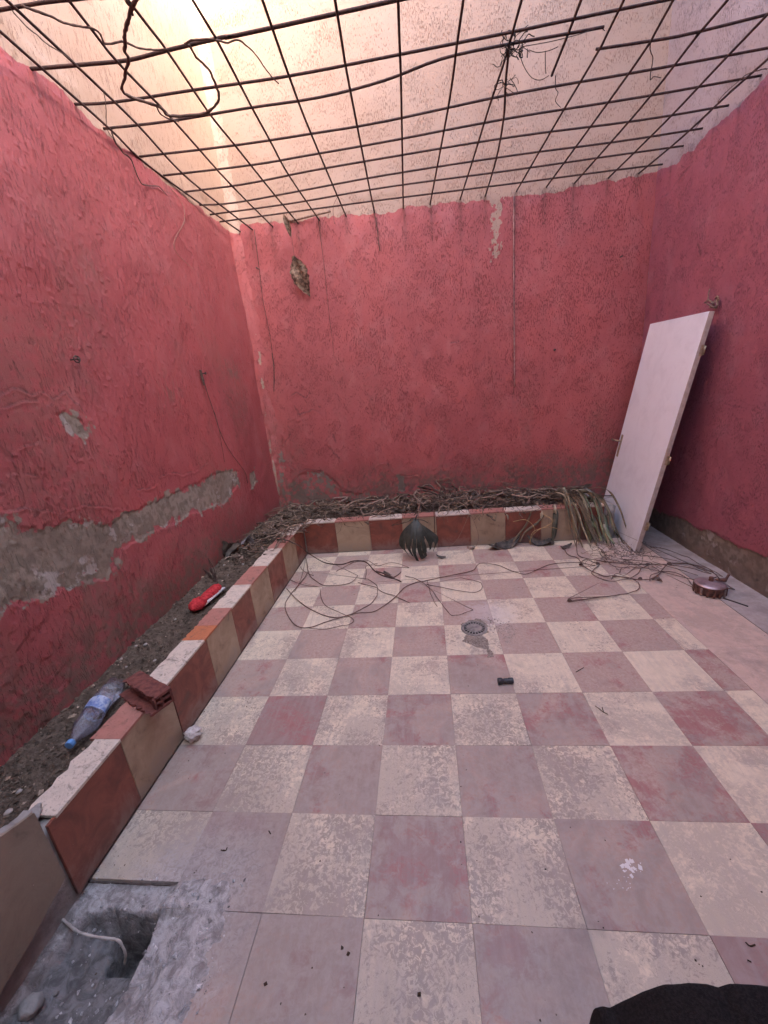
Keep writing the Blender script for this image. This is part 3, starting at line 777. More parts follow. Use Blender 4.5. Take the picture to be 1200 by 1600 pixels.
def clod(c, s, rr, squash=0.7):
    """small irregular lump, 8 faces"""
    d = np.array([(1, 0, 0), (0, 1, 0), (-1, 0, 0), (0, -1, 0), (0, 0, 1), (0, 0, -1)], float)
    d *= np.array([[rr.uniform(.6, 1.3)] for _ in range(6)])
    a = rr.uniform(0, 6.28); ca, sa = math.cos(a), math.sin(a)
    d = d @ np.array([[ca, -sa, 0], [sa, ca, 0], [0, 0, squash]]).T + np.array([[rr.gauss(0, .18), rr.gauss(0, .18), rr.gauss(0, .1)] for _ in range(6)])
    F = np.array([(0, 1, 4), (1, 2, 4), (2, 3, 4), (3, 0, 4), (1, 0, 5), (2, 1, 5), (3, 2, 5), (0, 3, 5)])
    return np.array(c) + d * s, F
def rock(name, c, s, seed, mat, squash=(1, 1, 1), sub=3, amp=0.35, freq=1.6):
    bm = bmesh.new(); bmesh.ops.create_icosphere(bm, subdivisions=sub, radius=1.0)
    co = np.array([v.co for v in bm.verts])
    k = fbm(co[:, 0] * freq + 5, co[:, 1] * freq + co[:, 2] * 1.3 * freq + 9, seed, 4, .6) + 0.5 * fbm(co[:, 2] * 2 * freq + 3, co[:, 0] * freq, seed + 7, 3)
    for v, a in zip(bm.verts, k):
        v.co = Vector((v.co.x * squash[0], v.co.y * squash[1], v.co.z * squash[2])) * (s * (1 + amp * (a - .75) * 2))
    return link(name, from_bm(name, bm, True), mat, None, c)

# rubble crumbs lying in and round the broken corner
bag = Bag(); rr = random.Random(21)
def zpit(x, y):
    i = int(np.clip(np.searchsorted(px_, x), 0, len(px_) - 1)); j = int(np.clip(np.searchsorted(py_, y), 0, len(py_) - 1)); return Zp[i, j]
for k in range(420):
    x = rr.uniform(-0.98, -0.40); y = rr.uniform(-0.35, 0.10)
    z = zpit(x, y) if (x < PITX and y < PITY) else 0.001
    s = 0.0018 + 0.007 * rr.random() ** 4
    t = rr.uniform(.5, 1.25); bag.add(clod((x, y, z + s * .4), s, rr), (t, t, t, 1))
props(link('rubble_crumbs', bag.mesh('rubble_crumbs', False), M_rubble), 'loose grey mortar crumbs round the broken floor corner', 'rubble', kind='stuff')
for q, s, sd_ in (((60, 1595), 0.026, 3), ((28, 1580), 0.012, 5), ((92, 1562), 0.007, 9)):
    p = onz(q, -0.09); p[2] = zpit(p[0], p[1]) + s * .5
    props(rock('mortar_lump', tuple(p), s, sd_, M_cement), ('largest pale mortar lump in the open trench', 'middle-sized mortar lump in the trench beside the largest', 'tiny mortar lump on the trench slope')[sd_ // 4], 'rubble')

# loose facing tile hanging off the end of the kerb
XLT = -0.900
lt = [onx(q, XLT)[1:] for q in ((55, 1270), (78, 1320), (101, 1370), (92, 1388), (84, 1402), (70, 1428), (46, 1472), (20, 1515), (0, 1548), (-40, 1600), (-90, 1650), (-90, 1390), (-40, 1342), (0, 1310))]
root = empty('loose_facing_tile', (XLT, lt[2][0], 0.1), 'cracked beige facing tile hanging loose beside the open trench', 'tile')
def slab(nm, pts, xa, xb, mat, grow=0.0, jit=0.0, s=0, root=None, lean=0.10):
    c = np.mean(np.array(pts), 0); r_ = random.Random(s); bm = bmesh.new()
    P = []
    for k in range(len(pts)):
        a, b = np.array(pts[k]), np.array(pts[(k + 1) % len(pts)])
        n = max(1, int(np.linalg.norm(b - a) / 0.02))
        for t in range(n): P.append(a + (b - a) * t / n + np.array([r_.uniform(-1, 1), r_.uniform(-1, 1)]) * jit)
    P = [p + (p - c) / (np.linalg.norm(p - c) + 1e-9) * grow for p in P]
    f = bm.faces.new([bm.verts.new((xa + lean * (0.3 - z), y, z)) for y, z in P])
    ex = bmesh.ops.extrude_face_region(bm, geom=[f])
    for v in ex['geom']:
        if isinstance(v, bmesh.types.BMVert): v.co.x += xb - xa
    bmesh.ops.recalc_face_normals(bm, faces=list(bm.faces))
    o = link(nm, from_bm(nm, bm), mat, root)
    if root is not None: o.matrix_parent_inverse = Matrix.Translation(-root.location); o['seed'] = rng.random()
    return o
slab('glazed_face', lt, XLT, XLT - 0.009, mat_face('shaded_beige_facing', (0.27, 0.205, 0.150), (0.22, 0.165, 0.12), 0.35), 0, 0.0008, 1, root, 0.02)  # beige facing darkened in its colour for the shade on this tile
slab('mortar_backing', lt, XLT - 0.0095, XLT - 0.038, M_cement, -0.004, 0.007, 2, root, 0.02)
# chunk of mortar on the kerb end behind the loose tile
p = onz((22, 1300), 0.30)
props(rock('mortar_chunk', (-1.02, -0.03, 0.315), 0.075, 31, M_cement, (.62, 1.25, .42), 4), 'grey mortar chunk on the bare kerb end above the loose tile', 'rubble')

# ------------------------------------------------------------------ planter soil
def soil_z(x, y):
    return 0.236 + 0.045 * sstep(0.4, 2.6, y) - 0.005 * sstep(2.85, 3.2, y) + (fbm(x * 6, y * 6, 701, 4) - .5) * 0.05 + 0.025 * sstep(-1.25, XL, x) * (y < 2.9)
def mat_soil():
    m = NT('soil'); P = m.pos(); n1 = m.noise(P, 30, 5, .7); n2 = m.noise(P, 140, 3, .7)
    c = m.mix(m.ramp(n1, .34, .68), (0.088, 0.062, 0.046), (0.180, 0.132, 0.098))
    c = m.mix(m.ramp(n2, .64, .72, 0, .7), c, (0.34, 0.29, 0.25))
    return m.done(c, .95, m.bump(m.math('ADD', n1, n2), 1.0, .012), .15)
M_soil = mat_soil()
def soil_patch(x0, x1, y0, y1, st):
    a = np.linspace(x0, x1, int((x1 - x0) / st) + 2); b = np.linspace(y0, y1, int((y1 - y0) / st) + 2)
    A_, B_ = np.meshgrid(a, b, indexing='ij')
    Zs = soil_z(A_, B_) + (fbm(A_ * 45, B_ * 45, 703, 4, .6) - .5) * 0.018
    return np.stack([A_, B_, Zs], -1).reshape(-1, 3), grid_faces(len(a), len(b))
bag = Bag(); bag.add(soil_patch(XL - 0.02, CURB_X - CT + 0.03, -0.2, CURB_Y + 0.1, 0.011)); bag.add(soil_patch(XL - 0.02, 1.83, CURB_Y + 0.101, YB + 0.03, 0.014))
props(link('soil', bag.mesh('soil'), M_soil), kind='structure')
M_clod = mat_simple('clods', (0.155, 0.115, 0.088), (0.090, 0.066, 0.051), 60, .95, .4, .003, .15, obj=False, tone=True)
bag = Bag(); rr = random.Random(5)
for k in range(9000):
    if rr.random() < .72: x = rr.uniform(XL, CURB_X - CT + 0.01); y = -0.1 + 2.9 * rr.random() ** 1.4
    else: x = rr.uniform(XL, 1.80); y = rr.uniform(2.92, YB)
    s = 0.0022 + 0.0105 * rr.random() ** 4
    t = rr.uniform(.55, 1.35) if rr.random() < .94 else rr.uniform(2.0, 3.8)
    bag.add(clod((x, y, float(soil_z(np.array(x), np.array(y))) + s * .35), s, rr), (t, t * .98, t * .95, 1))
props(link('soil_clods', bag.mesh('soil_clods', False), M_clod), 'dark crumbly clods and grit on the planter soil', 'soil', kind='stuff')
M_stone = mat_simple('pale_stone', (0.40, 0.35, 0.31), (0.28, 0.24, 0.21), 40, .85, .4, .004)
for k, (q, s) in enumerate((((228, 1010), .013), ((214, 1014), .010), ((240, 1027), .010), ((190, 1032), .011), ((196, 1040), .009), ((150, 1092), .016), ((62, 1140), .014), ((8, 1260), .016), ((75, 1125), .012),
                            ((352, 890), .013), ((358, 902), .010), ((388, 895), .011), ((380, 884), .013), ((274, 968), .010), ((85, 1212), .014), ((25, 1228), .012))):
    s *= .75; p = onz(q, 0.26); p[0] = min(p[0], CURB_X - CT - .02); p[2] = float(soil_z(p[0], p[1])) + s * .5
    props(rock('pale_stone', tuple(p), s, 50 + k, M_stone, (1, 1.2, .7), 2), 'small pale stone on the dark planter soil', 'stone', 'pale stones on the soil')

# ------------------------------------------------------------------ bar mesh over the yard
M_bar = mat_simple('rusty_bar', (0.030, 0.016, 0.014), (0.070, 0.032, 0.025), 60, .75, .4, .002, .3, obj=False)
mesh_root = empty('bar_mesh', (0.4, 2.0, HM), 'rusty welded bar mesh spanning the yard between the walls', 'grille')
def kbar(P, r=0.0061, sm=5):
    V, F = tube(smooth_line(P, sm), r, 6)
    o = link('bar', mesh_np('bar', V, F), M_bar, mesh_root); o.matrix_parent_inverse = Matrix.Translation(-mesh_root.location); return o
def long_bar(pts, z=HM - 0.0055, near=-0.4, r=0.0061):
    P = [onz(q, z) for q in pts]                      # from the camera side to the back wall
    P[-1][1] = YB; d = P[-1] - P[-2]; P.append(P[-1] + d / np.linalg.norm(d) * 0.05)
    if near is not None:
        d = P[0] - P[1]; P.insert(0, P[0] + d * ((near - P[0][1]) / d[1]))
    kbar(np.array(P), r)
for pts in (((0, 49), (170, 200), (240, 265), (367, 355)), ((10, 0), (120, 103), (215, 195), (295, 280), (390, 355)), ((107, 0), (182, 95), (270, 187), (362, 290), (422, 350)),
            ((200, 0), (260, 78), (327, 177), (367, 227), (427, 302), (462, 344)), ((301, 0), (340, 65), (392, 165), (422, 220), (452, 275), (497, 341)), ((410, 0), (451, 117), (486, 209), (539, 334)),
            ((523.5, 0), (547, 140), (585, 332)), ((622, 0), (627, 150), (630, 324)), ((724, 0), (714, 70), (700, 170), (672, 320)), ((815, 0), (790, 90), (765, 165), (742, 240), (718, 316)),
            ((975, 0), (935, 80), (870, 190), (804, 305)), ((1052, 0), (1010, 75), (930, 188), (850, 298)), ((1137, 0), (1090, 55), (1000, 170), (895, 290)),
            ((1200, 22), (1130, 95), (1040, 190), (948, 281)), ((1200, 92), (1140, 145), (1065, 215), (995, 274))):
    long_bar(pts)
long_bar(((797, 62), (790, 130), (787, 185), (775, 250), (757, 310)), near=None)
kbar(np.array([onz(q, HM + 0.012) for q in ((960, -140), (908, 0), (885, 60), (862, 118))]), 0.0066)
def cross_bar(pts, z=HM + 0.0055, r=0.0061, wl=True, wr=True):
    P = [onz(q, z) for q in pts]
    if wl: P[0][0] = XL - 0.03
    if wr:
        XE = XR + 0.02
        while P[-2][0] > XE: P.pop()
        d = P[-1] - P[-2]; P[-1] = P[-2] + d * ((XE - P[-2][0]) / d[0])
    kbar(np.array(P), r, 4)
cross_bar(((347, 346), (480, 328), (600, 312), (800, 287), (960, 266), (1050, 255)))
cross_bar(((330, 335), (460, 317), (600, 293), (800, 266), (960, 243), (1082, 226)))
cross_bar(((310, 320), (365, 317), (460, 300), (600, 274), (800, 243), (960, 222), (1115, 198)))
cross_bar(((285, 300), (380, 288), (480, 268), (600, 247), (800, 214), (1000, 188), (1155, 162)))
cross_bar(((255, 274), (392, 258), (480, 243), (600, 222), (800, 184), (1000, 152), (1200, 116)))
cross_bar(((220, 244), (360, 228), (480, 210), (600, 190), (800, 147), (1000, 112), (1200, 75)))
cross_bar(((165, 200), (260, 190), (380, 170), (500, 152), (600, 126), (690, 92), (795, 69), (880, 54), (944, 42)), wr=False)
cross_bar(((931, 77), (1010, 65), (1090, 50), (1200, 22)), wl=False)
cross_bar(((117, 161), (175, 160), (300, 141), (450, 119), (600, 90), (800, 50), (905, 28), (1040, 0)))
cross_bar(((50, 106), (130, 101), (200, 94), (260, 79), (350, 58), (450, 38), (620, 0)), r=0.0072)
cross_bar(((0, 13), (60, 5), (140, -4), (300, -28), (620, -90)))
for y in (0.45, 0.2, -0.05):
    kbar(np.array([(XL - 0.03, y, HM + .0062), (0.4, y + .01, HM + .0062), (XR + 0.02, y + .03, HM + .0062)]))

# ------------------------------------------------------------------ dry vines caught in the mesh
M_vine = mat_simple('dry_vine', (0.125, 0.078, 0.062), (0.075, 0.046, 0.038), 45, .8, .5, .003, .25, obj=False)
M_vine_pale = mat_simple('pale_dry_vine', (0.33, 0.22, 0.16), (0.20, 0.13, 0.10), 45, .8, .4, .003, .25, obj=False)
M_twine = mat_simple('dark_twine', (0.030, 0.022, 0.020), (0.055, 0.040, 0.034), 60, .85, .2, .002, .2, obj=False)
def strand(name, label, cat, pts, place, r, mat, group=None, taper=.6, sm=6, wig=0.0, sides=6, extra=(), s=0):
    r_ = random.Random(s * 7 + len(pts))
    bag = Bag()
    for L, rad in [(pts, r)] + list(extra):
        P = smooth_line(np.array([place(q, k) for k, q in enumerate(L)]), sm)
        if wig:
            n = np.array([[r_.gauss(0, 1), r_.gauss(0, 1), abs(r_.gauss(0, .5))] for _ in range(len(P))]); n[1:-1] = (n[:-2] + n[1:-1] + n[2:]) / 3
            P = P + n * wig
        R = np.linspace(rad, rad * taper, len(P)) * np.array([r_.uniform(.85, 1.2) for _ in range(len(P))])
        bag.add(tube(P, R, sides))
    return props(link(name, bag.mesh(name), mat), label, cat, group)
atm = lambda q, k=0: onz(q, HM - 0.016)
strand('dry_vine', 'thick dark vine looped round the bars near the patched wall', 'vine',
       ((222, -12), (208, 8), (200, 30), (195, 55), (196, 75), (200, 95), (197, 120), (190, 138), (200, 150), (225, 160), (250, 168), (262, 180), (285, 182), (315, 180), (330, 172), (342, 160), (341, 145), (335, 128), (325, 108), (308, 92), (296, 73)),
       atm, 0.0075, M_vine, None, .7, 5, .004, extra=[(((193, -8), (203, 8), (209, 26)), .007), (((245, 166), (255, 182), (280, 190)), .004)])
strand('dry_vine', 'thin wavy vine running from the corner bars to the thick loop', 'vine', ((35, 8), (48, 15), (75, 24), (100, 37), (125, 42), (140, 44), (155, 52), (165, 68), (190, 66), (215, 75), (240, 79), (262, 77)), atm, 0.0042, M_vine, None, .8, 5, .003)
strand('dry_vine', 'thin vine drooping off the bars with a free hooked end', 'vine', ((290, 70), (300, 64), (320, 62), (340, 64), (355, 67), (372, 63), (388, 74), (402, 90), (418, 112), (435, 132)), atm, 0.0042, M_vine, None, .6, 5, .003)
strand('dry_vine', 'fine thread of vine along the bar nearest the patched wall', 'vine', ((10, 8), (40, 40), (70, 66), (110, 95), (150, 130), (165, 155), (167, 200), (182, 222)), atm, 0.0022, M_vine, None, .8, 5, .003)
strand('dry_vine', 'fine vine clinging to the bar close to the sky-tinted wall', 'vine', ((1200, 107), (1185, 110), (1165, 118), (1150, 130), (1125, 155), (1118, 168), (1095, 190), (1083, 208)), atm, 0.0024, M_vine, None, .8, 5, .003)
strand('dry_vine', 'short curly tendril dangling from the bars', 'vine', ((1017, 62), (1016, 78), (1020, 92), (1017, 108), (1016, 125), (1022, 120), (1034, 122)), lambda q, k: onz(q, HM - .012 - .006 * k), 0.0026, M_vine, None, .7, 5, .002)
# tangle of twine where a cut bar is tied
r_ = random.Random(77); bag = Bag()
def knot(c, n, rad, ln, thick):
    for k in range(n):
        P = [np.array(c) + np.array([r_.gauss(0, rad), r_.gauss(0, rad), r_.gauss(0, rad * .5)])]
        d = np.array([r_.gauss(0, 1), r_.gauss(0, 1), r_.gauss(-.2, .6)]); d /= np.linalg.norm(d)
        for s in range(6):
            d = d + np.array([r_.gauss(0, .6), r_.gauss(0, .6), r_.gauss(0, .5)]) - (P[-1] - np.array(c)) * 4.0; d /= np.linalg.norm(d)
            P.append(P[-1] + d * ln)
        bag.add(tube(smooth_line(P, 4), thick * r_.uniform(.6, 1.3), 4))
for q, n, rad in (((800, 72), 13, .018), ((813, 75), 9, .015), ((788, 130), 11, .012), ((792, 85), 6, .012)): knot(onz(q, HM - .01), n, rad, .015, .0022)
for L in (((812, 82), (815, 95), (822, 110), (832, 122), (845, 125), (858, 118)), ((824, 76), (824, 90)), ((826, 78), (840, 82), (858, 79), (872, 73)), ((815, 73), (860, 65), (900, 55), (935, 44), (945, 48)), ((788, 133), (778, 148), (779, 157)), ((792, 138), (808, 148), (806, 136), (797, 122)),
          ((868, 118), (868, 138), (872, 145), (868, 158), (876, 168)), ((852, 80), (852, 100), (853, 115))):
    bag.add(tube(smooth_line([onz(q, HM - .02) for q in L], 5), .0018, 4))
props(link('twine_tangle', bag.mesh('twine_tangle'), M_twine), 'dark tangle of twine tied where the cut bars cross', 'twine')

# stick lying on the mesh, its small leaf bundle, the hanging leaf
strand('stick', 'pale bare stick resting on the bars against the bright red wall', 'stick', ((452, 345), (475, 340), (516, 330)), lambda q, k: onz(q, HM + 0.02), 0.010, M_vine_pale, None, .8, 4, .001)
def crumple(name, W, L, nu, nv, bend, fold, s, mat, outline=None, thick=0.0012, rip=0.05):
    r_ = np.random.RandomState(s)
    a = np.linspace(-1, 1, nu); b = np.linspace(0, 1, nv); A, B = np.meshgrid(a, b, indexing='ij')
    w = outline(B) if outline else np.sin(np.pi * np.clip(B * .93 + .04, 0, 1)) ** .7
    X = A * w * W / 2; Y = -B * L
    Zc = fold * np.abs(A) * w + bend * B ** 2 + 0.25 * W * (fbm(A * 2 + s, B * 4, s, 3) - .5) + rip * W * np.sin(B * 42 + 3 * np.abs(A)) * w
    X = X + 0.12 * W * (fbm(A * 2, B * 5 + s, s + 3, 3) - .5)
    V = np.stack([X, Zc, Y], -1).reshape(-1, 3); n = len(V)
    F = grid_faces(nu, nv)
    V2 = V + np.array([0, thick, 0])
    edge = []
    idx = np.arange(n).reshape(nu, nv)
    loop = list(idx[:, 0]) + list(idx[-1, 1:]) + list(idx[-2::-1, -1]) + list(idx[0, -2:0:-1])
    for p, q in zip(loop, loop[1:] + loop[:1]): edge.append((p, q, q + n, p + n))
    return mesh_np(name, np.vstack([V, V2]), np.vstack([F, F[:, ::-1] + n, np.array(edge)]))
M_deadleaf = mat_simple('dead_leaf', (0.085, 0.052, 0.036), (0.30, 0.20, 0.135), 34, .8, .5, .004, .25)
hp = ony((462, 428), 3.34)
rt = empty('hanging_dead_leaf', tuple(ony((460, 400), 3.34)), 'curled brown dead leaf hanging on a thread before the bright red wall', 'leaf')
o = link('leaf_blade', crumple('leaf_blade', .21, .34, 11, 30, .05, -.03, 4, None, lambda B: np.minimum(1, np.minimum(B * 2.6 + .12, (1 - B) * 2.4 + .04)) * (1 + .06 * np.sin(B * 46)) * .78, rip=.016), M_deadleaf, rt); o.rotation_euler = (0.1, -0.22, -.15); o.location = (-.01, 0, .0)
V, F = tube(smooth_line([ony((460, 401), 3.34), ony((457, 380), 3.34), ony((453, 352), 3.34), ony((447, 333), 3.34)], 5), .0016, 4)
o = link('thread', mesh_np('thread', V, F), M_vine, rt); o.matrix_parent_inverse = Matrix.Translation(-rt.location)
p = onz((443, 335), HM - .02)
o = link('leaf_scrap', crumple('leaf_scrap', .05, .16, 5, 10, .02, -.02, 8, None), M_deadleaf, None, tuple(p)); o.rotation_euler = (.1, -.25, .4)
props(o, 'small dry leaf scrap caught on the bars above the hanging leaf', 'leaf')

# ------------------------------------------------------------------ threads, nails and cables on the walls
onw = lambda off: (lambda q, k=0: ony(q, YB - off))
onl = lambda off: (lambda q, k=0: onx(q, XL + off))
strand('root_thread', 'long fine root hanging down the bright red wall beside the dead leaf', 'root', ((497, 343), (502, 380), (508, 430), (513, 480), (519, 530), (522, 560)), onw(.012), .0022, M_vine, None, .6)
strand('root_thread', 'fine root hanging in the corner between the two red walls', 'root', ((397, 358), (405, 420), (411, 470), (421, 520), (426, 555)), onw(.016), .0026, M_vine, None, .8, extra=[(((425, 552), (428, 575), (428, 612)), .0045), (((400, 418), (405, 421)), .006)])
strand('root_thread', 'short dark root tip below a bar on the bright red wall', 'root', ((584, 332), (588, 348), (591, 370), (593, 392)), onw(.012), .0040, M_vine, None, .6)
strand('root_thread', 'curled thread hanging below the stick ends', 'root', ((527, 308), (521, 322), (521, 340), (523, 350)), onw(.02), .0020, M_vine, None, .8)
M_cable = mat_simple('pale_cable', (0.42, 0.24, 0.21), (0.22, 0.10, 0.09), 12, .6, .2, .002, .3, obj=False)
strand('wall_cable', 'straight pale cable running down the bright red wall below the bars', 'cable', ((803, 306), (802.5, 380), (803, 450), (803.5, 520), (804, 604)), onw(.010), .0058, M_cable, None, .8)
strand('dangling_twine', 'thin twine dangling from a nail above the bare plaster patch', 'twine', ((316, 588), (322, 608), (333, 640), (343, 672), (355, 698), (370, 720), (383, 738), (387, 755)), onl(.014), .0028, M_vine, None, .7,
       extra=[(((317, 590), (330, 632), (340, 660), (351, 722)), .0018), (((313, 578), (316, 590), (319, 602)), .010)])
strand('root_thread', 'pale thread of root curling down the dark red wall from the bars', 'root', ((268, 295), (285, 318), (288, 345), (275, 370), (272, 385), (280, 400), (296, 415), (303, 422)), onl(.012), .0018, M_vine_pale, None, .8)
strand('dead_creeper', 'strip of dead creeper along the top edge of the dark red wall', 'creeper', ((172, 200), (180, 222), (192, 238), (205, 252), (220, 285), (232, 290), (248, 292), (262, 305)), onl(.016), .0045, M_vine, None, .6, 5, .004)
M_iron = mat_simple('iron', (0.06, 0.045, 0.04), (0.10, 0.06, 0.05), 50, .6, .3, .002, .4, metal=.3)
def nail(q, place, nrm, label, r=.006, ln=.03, ring=False):
    p = place(q); bag = Bag()
    a = np.array(p) - np.array(nrm) * .015; b = np.array(p) + np.array(nrm) * ln
    bag.add(tube([a, (a + b) / 2, b], r * .6, 6)); bag.add(tube([b, b + np.array(nrm) * .002, b + np.array(nrm) * .004], r * 1.3, 8))
    if ring:
        t = np.linspace(0, 2 * math.pi, 18); R = .018
        bag.add(tube(np.stack([b[0] + 0 * t - .006, b[1] + R * np.cos(t), b[2] + R * np.sin(t) * .8], -1), .0035, 5))
    props(link('nail', bag.mesh('nail'), M_iron), label, 'nail')
nail((113, 562), onl(0), (1, 0, 0), 'rusty nail with a small ring high on the dark red wall', ring=True)
nail((315, 584), onl(0), (1, 0, 0), 'nail holding the dangling twine above the bare plaster patch', .008)
nail((865, 547), onw(0), (0, -1, 0), 'lone rusty nail in the bright red wall beside the pale cable', .008)
nail((969, 402), onw(0), (0, -1, 0), 'small dark nail high in the bright red wall near the sky-tinted wall', .006)
# tuft of tie wire over the door
bag = Bag(); r_ = random.Random(12)
onr = lambda off: (lambda q, k=0: onx(q, XR - off))
for L, t in ((((1101, 473), (1108, 469), (1113, 474), (1120, 470), (1122, 464), (1120, 478), (1114, 480)), .006), (((1106, 470), (1107, 460), (1109, 451)), .004), (((1104, 474), (1112, 478), (1118, 482), (1121, 476), (1118, 470)), .0055), (((1110, 470), (1116, 478), (1108, 480)), .005), (((1118, 466), (1121, 463), (1123, 470)), .006)):
    bag.add(tube(smooth_line([onx(q, XR - .02 - r_.random() * .03) for q in L], 5), t, 5))
props(link('wire_tuft', bag.mesh('wire_tuft'), M_vine_pale), 'tuft of twisted tie wire on the sky-tinted wall just above the door', 'wire')

# ------------------------------------------------------------------ door leaning in the far corner
BR = np.array([1.905, 2.445, 0.004]); TR = np.array([2.185, 2.36, 1.762]); BL = np.array([2.000, 3.365, 0.058])
up = TR - BR; DH = np.linalg.norm(up); up /= DH
wv = BL - BR; wv = wv - up * np.dot(wv, up); DW = np.linalg.norm(wv); wv /= DW
nr = np.cross(wv, up)                    # towards the wall or the yard
if nr[0] < 0: nr = -nr
Mx = Matrix(((wv[0], nr[0], up[0], BR[0]), (wv[1], nr[1], up[1], BR[1]), (wv[2], nr[2], up[2], BR[2]), (0, 0, 0, 1)))
m_ = NT('door_paint'); P_ = m_.pos(obj=True); n_ = m_.noise(P_, 5, 5, .7, .6)
c_ = m_.mix(m_.ramp(n_, .40, .75), (0.80, 0.80, 0.83), (0.72, 0.715, 0.745))
sx_ = m_.node('ShaderNodeSeparateXYZ'); m_.l.new(P_, sx_.inputs[0])
c_ = m_.mix(m_.math('MULTIPLY', m_.ramp(m_.math('ADD', sx_.outputs[2], m_.math('MULTIPLY', n_, .35)), .15, .50, .6, 0.0), m_.ramp(n_, .4, .6, .3, 1)), c_, (0.42, 0.38, 0.35))
n2_ = m_.noise(P_, 16, 5, .75, 1.2); c_ = m_.mix(m_.ramp(n2_, .62, .72, 0, .35), c_, (0.50, 0.45, 0.43))
M_door = m_.done(c_, .42, m_.bump(m_.noise(P_, 140, 3, .6), .12, .002), .4)
M_dooredge = mat_simple('door_edge_wood', (0.46, 0.37, 0.32), (0.37, 0.29, 0.245), 25, .75, .3, .002)
M_brass = mat_simple('worn_brass', (0.46, 0.36, 0.24), (0.34, 0.25, 0.16), 60, .45, .2, .001, .5, .7)
door = empty('door', tuple(BR), 'plain white door taken off its hinges, leaning on the sky-tinted wall', 'door')
door.matrix_world = Mx
TD = 0.034
def dk(nm, x0, x1, y0, y1, z0, z1, mat, bev=.0015, par=None):
    return link(nm, box_mesh(nm, x0, x1, y0, y1, z0, z1, bev), mat, par or door)
dk('panel', 0.0065, DW - 0.0065, 0.0, TD, 0.0065, DH - 0.0065, M_door)
dk('edge_strip', 0.0, 0.006, 0.0015, TD - .0015, 0.001, DH - .001, M_dooredge)
dk('edge_strip', DW - .006, DW, 0.0015, TD - .0015, 0.001, DH - .001, M_door)
dk('edge_strip', 0.0063, DW - .0063, 0.0015, TD - .0015, DH - .006, DH, M_door)
dk('edge_strip', 0.0063, DW - .0063, 0.0015, TD - .0015, 0.0, .006, M_dooredge)
for z in (DH * .135, DH * .435, DH * .865):
    h = dk('hinge', -0.004, 0.0, TD * .45, TD + .002, z - .035, z + .035, M_brass, .0008)
    V, F = tube([(-.006, TD + .006, z - .030), (-.006, TD + .006, z), (-.006, TD + .006, z + .030)], .0055, 8)
    link('knuckle', mesh_np('knuckle', V, F), M_brass, h)
hz = DH * .405
pl = dk('handle_plate', DW - .078, DW - .040, -0.006, 0.0, hz - .105, hz + .105, M_brass, .004)
V, F = tube(smooth_line([(DW - .058, -.006, hz + .045), (DW - .058, -.030, hz + .045), (DW - .058, -.048, hz + .045), (DW - .050, -.052, hz + .045), (DW - .02, -.052, hz + .043), (DW + .035, -.050, hz + .040)], 5), .0085, 8)
link('lever', mesh_np('lever', V, F), M_brass, pl)
dk('keyhole', DW - .062, DW - .056, -0.0068, -.0060, hz - .055, hz - .035, M_iron, 0, pl)

# ------------------------------------------------------------------ heap of dry stems on the back planter
M_stem = mat_simple('dry_stems', (0.215, 0.155, 0.118), (0.130, 0.092, 0.072), 40, .85, .4, .003, .2, obj=False, tone=True)
def heap_h(x): return float(np.interp(x, [-1.4, -1.0, -.5, -.1, .15, .4, .6, .9, 1.2, 1.5, 1.8], [.02, .04, .055, .040, .06, .165, .10, .07, .055, .02, .01]))
rr = random.Random(91); bag = Bag()
def stem(c, hd, L, r, lift, tone, droop=0.0, n=9):
    P = [np.array(c, float)]; a = hd; e = rr.gauss(0, .2); da = rr.gauss(0, .35)
    for s in range(n):
        a += da * .9 + rr.gauss(0, .45); e = e * .7 + rr.gauss(0, .38) - droop
        P.append(P[-1] + np.array([math.cos(a) * math.cos(e), math.sin(a) * math.cos(e), math.sin(e)]) * L / n)
    P = np.array(P)
    P[:, 1] = np.minimum(P[:, 1], YB - .02)
    P[:, 2] = np.maximum(P[:, 2], 0.292 + 0 * P[:, 2] if droop == 0 else 0.01)
    if droop == 0: P[:, 2] = np.minimum(P[:, 2], 0.31 + heap_h(c[0]) * 1.15 + .01)
    bag.add(tube(smooth_line(P, 2), r, 5, rr.uniform(.4, .9)), tone)
def tonev():
    t = rr.uniform(.45, 1.15)
    if rr.random() < .16: t = rr.uniform(1.3, 1.9)
    return (t, t * rr.uniform(.93, 1.03), t * rr.uniform(.86, 1.0), 1)
for k in range(400):
    x = rr.uniform(-1.33, 1.80); f = rr.random()
    y = 2.95 + .50 * f ** .9; z = 0.30 + heap_h(x) * rr.random() * (1 - .55 * abs(f - .45) * 2)
    stem((x, y, z), rr.choice((0, math.pi)) + rr.gauss(0, .8), rr.uniform(.12, .62), rr.choice((.002, .003, .0045, .006, .009)) * rr.uniform(.8, 1.2), 0, tonev())
for k in range(150):
    x = rr.uniform(-1.34, -.93); y = rr.uniform(2.15, 2.95)
    if x > -1.02 and y < 2.5 and rr.random() < .7: continue
    stem((x, y, 0.30 + .09 * rr.random() * sstep(2.0, 2.7, np.array(y))), rr.uniform(0, 6.28) if rr.random() < .4 else 1.1 + rr.gauss(0, .4), rr.uniform(.1, .34), rr.choice((.002, .003, .0045, .006)), 0, tonev())
for k in range(60):                     # thicker stems lying loose on top
    x = rr.uniform(-1.2, 1.55); y = rr.uniform(2.95, 3.36); t = rr.uniform(.9, 1.9); t = (t, t * .97, t * .92, 1)
    stem((x, y, .325 + heap_h(x) * rr.uniform(.4, .9)), rr.choice((0, math.pi)) + rr.gauss(0, .6), rr.uniform(.15, .5), rr.choice((.004, .006, .008)), 0, t)
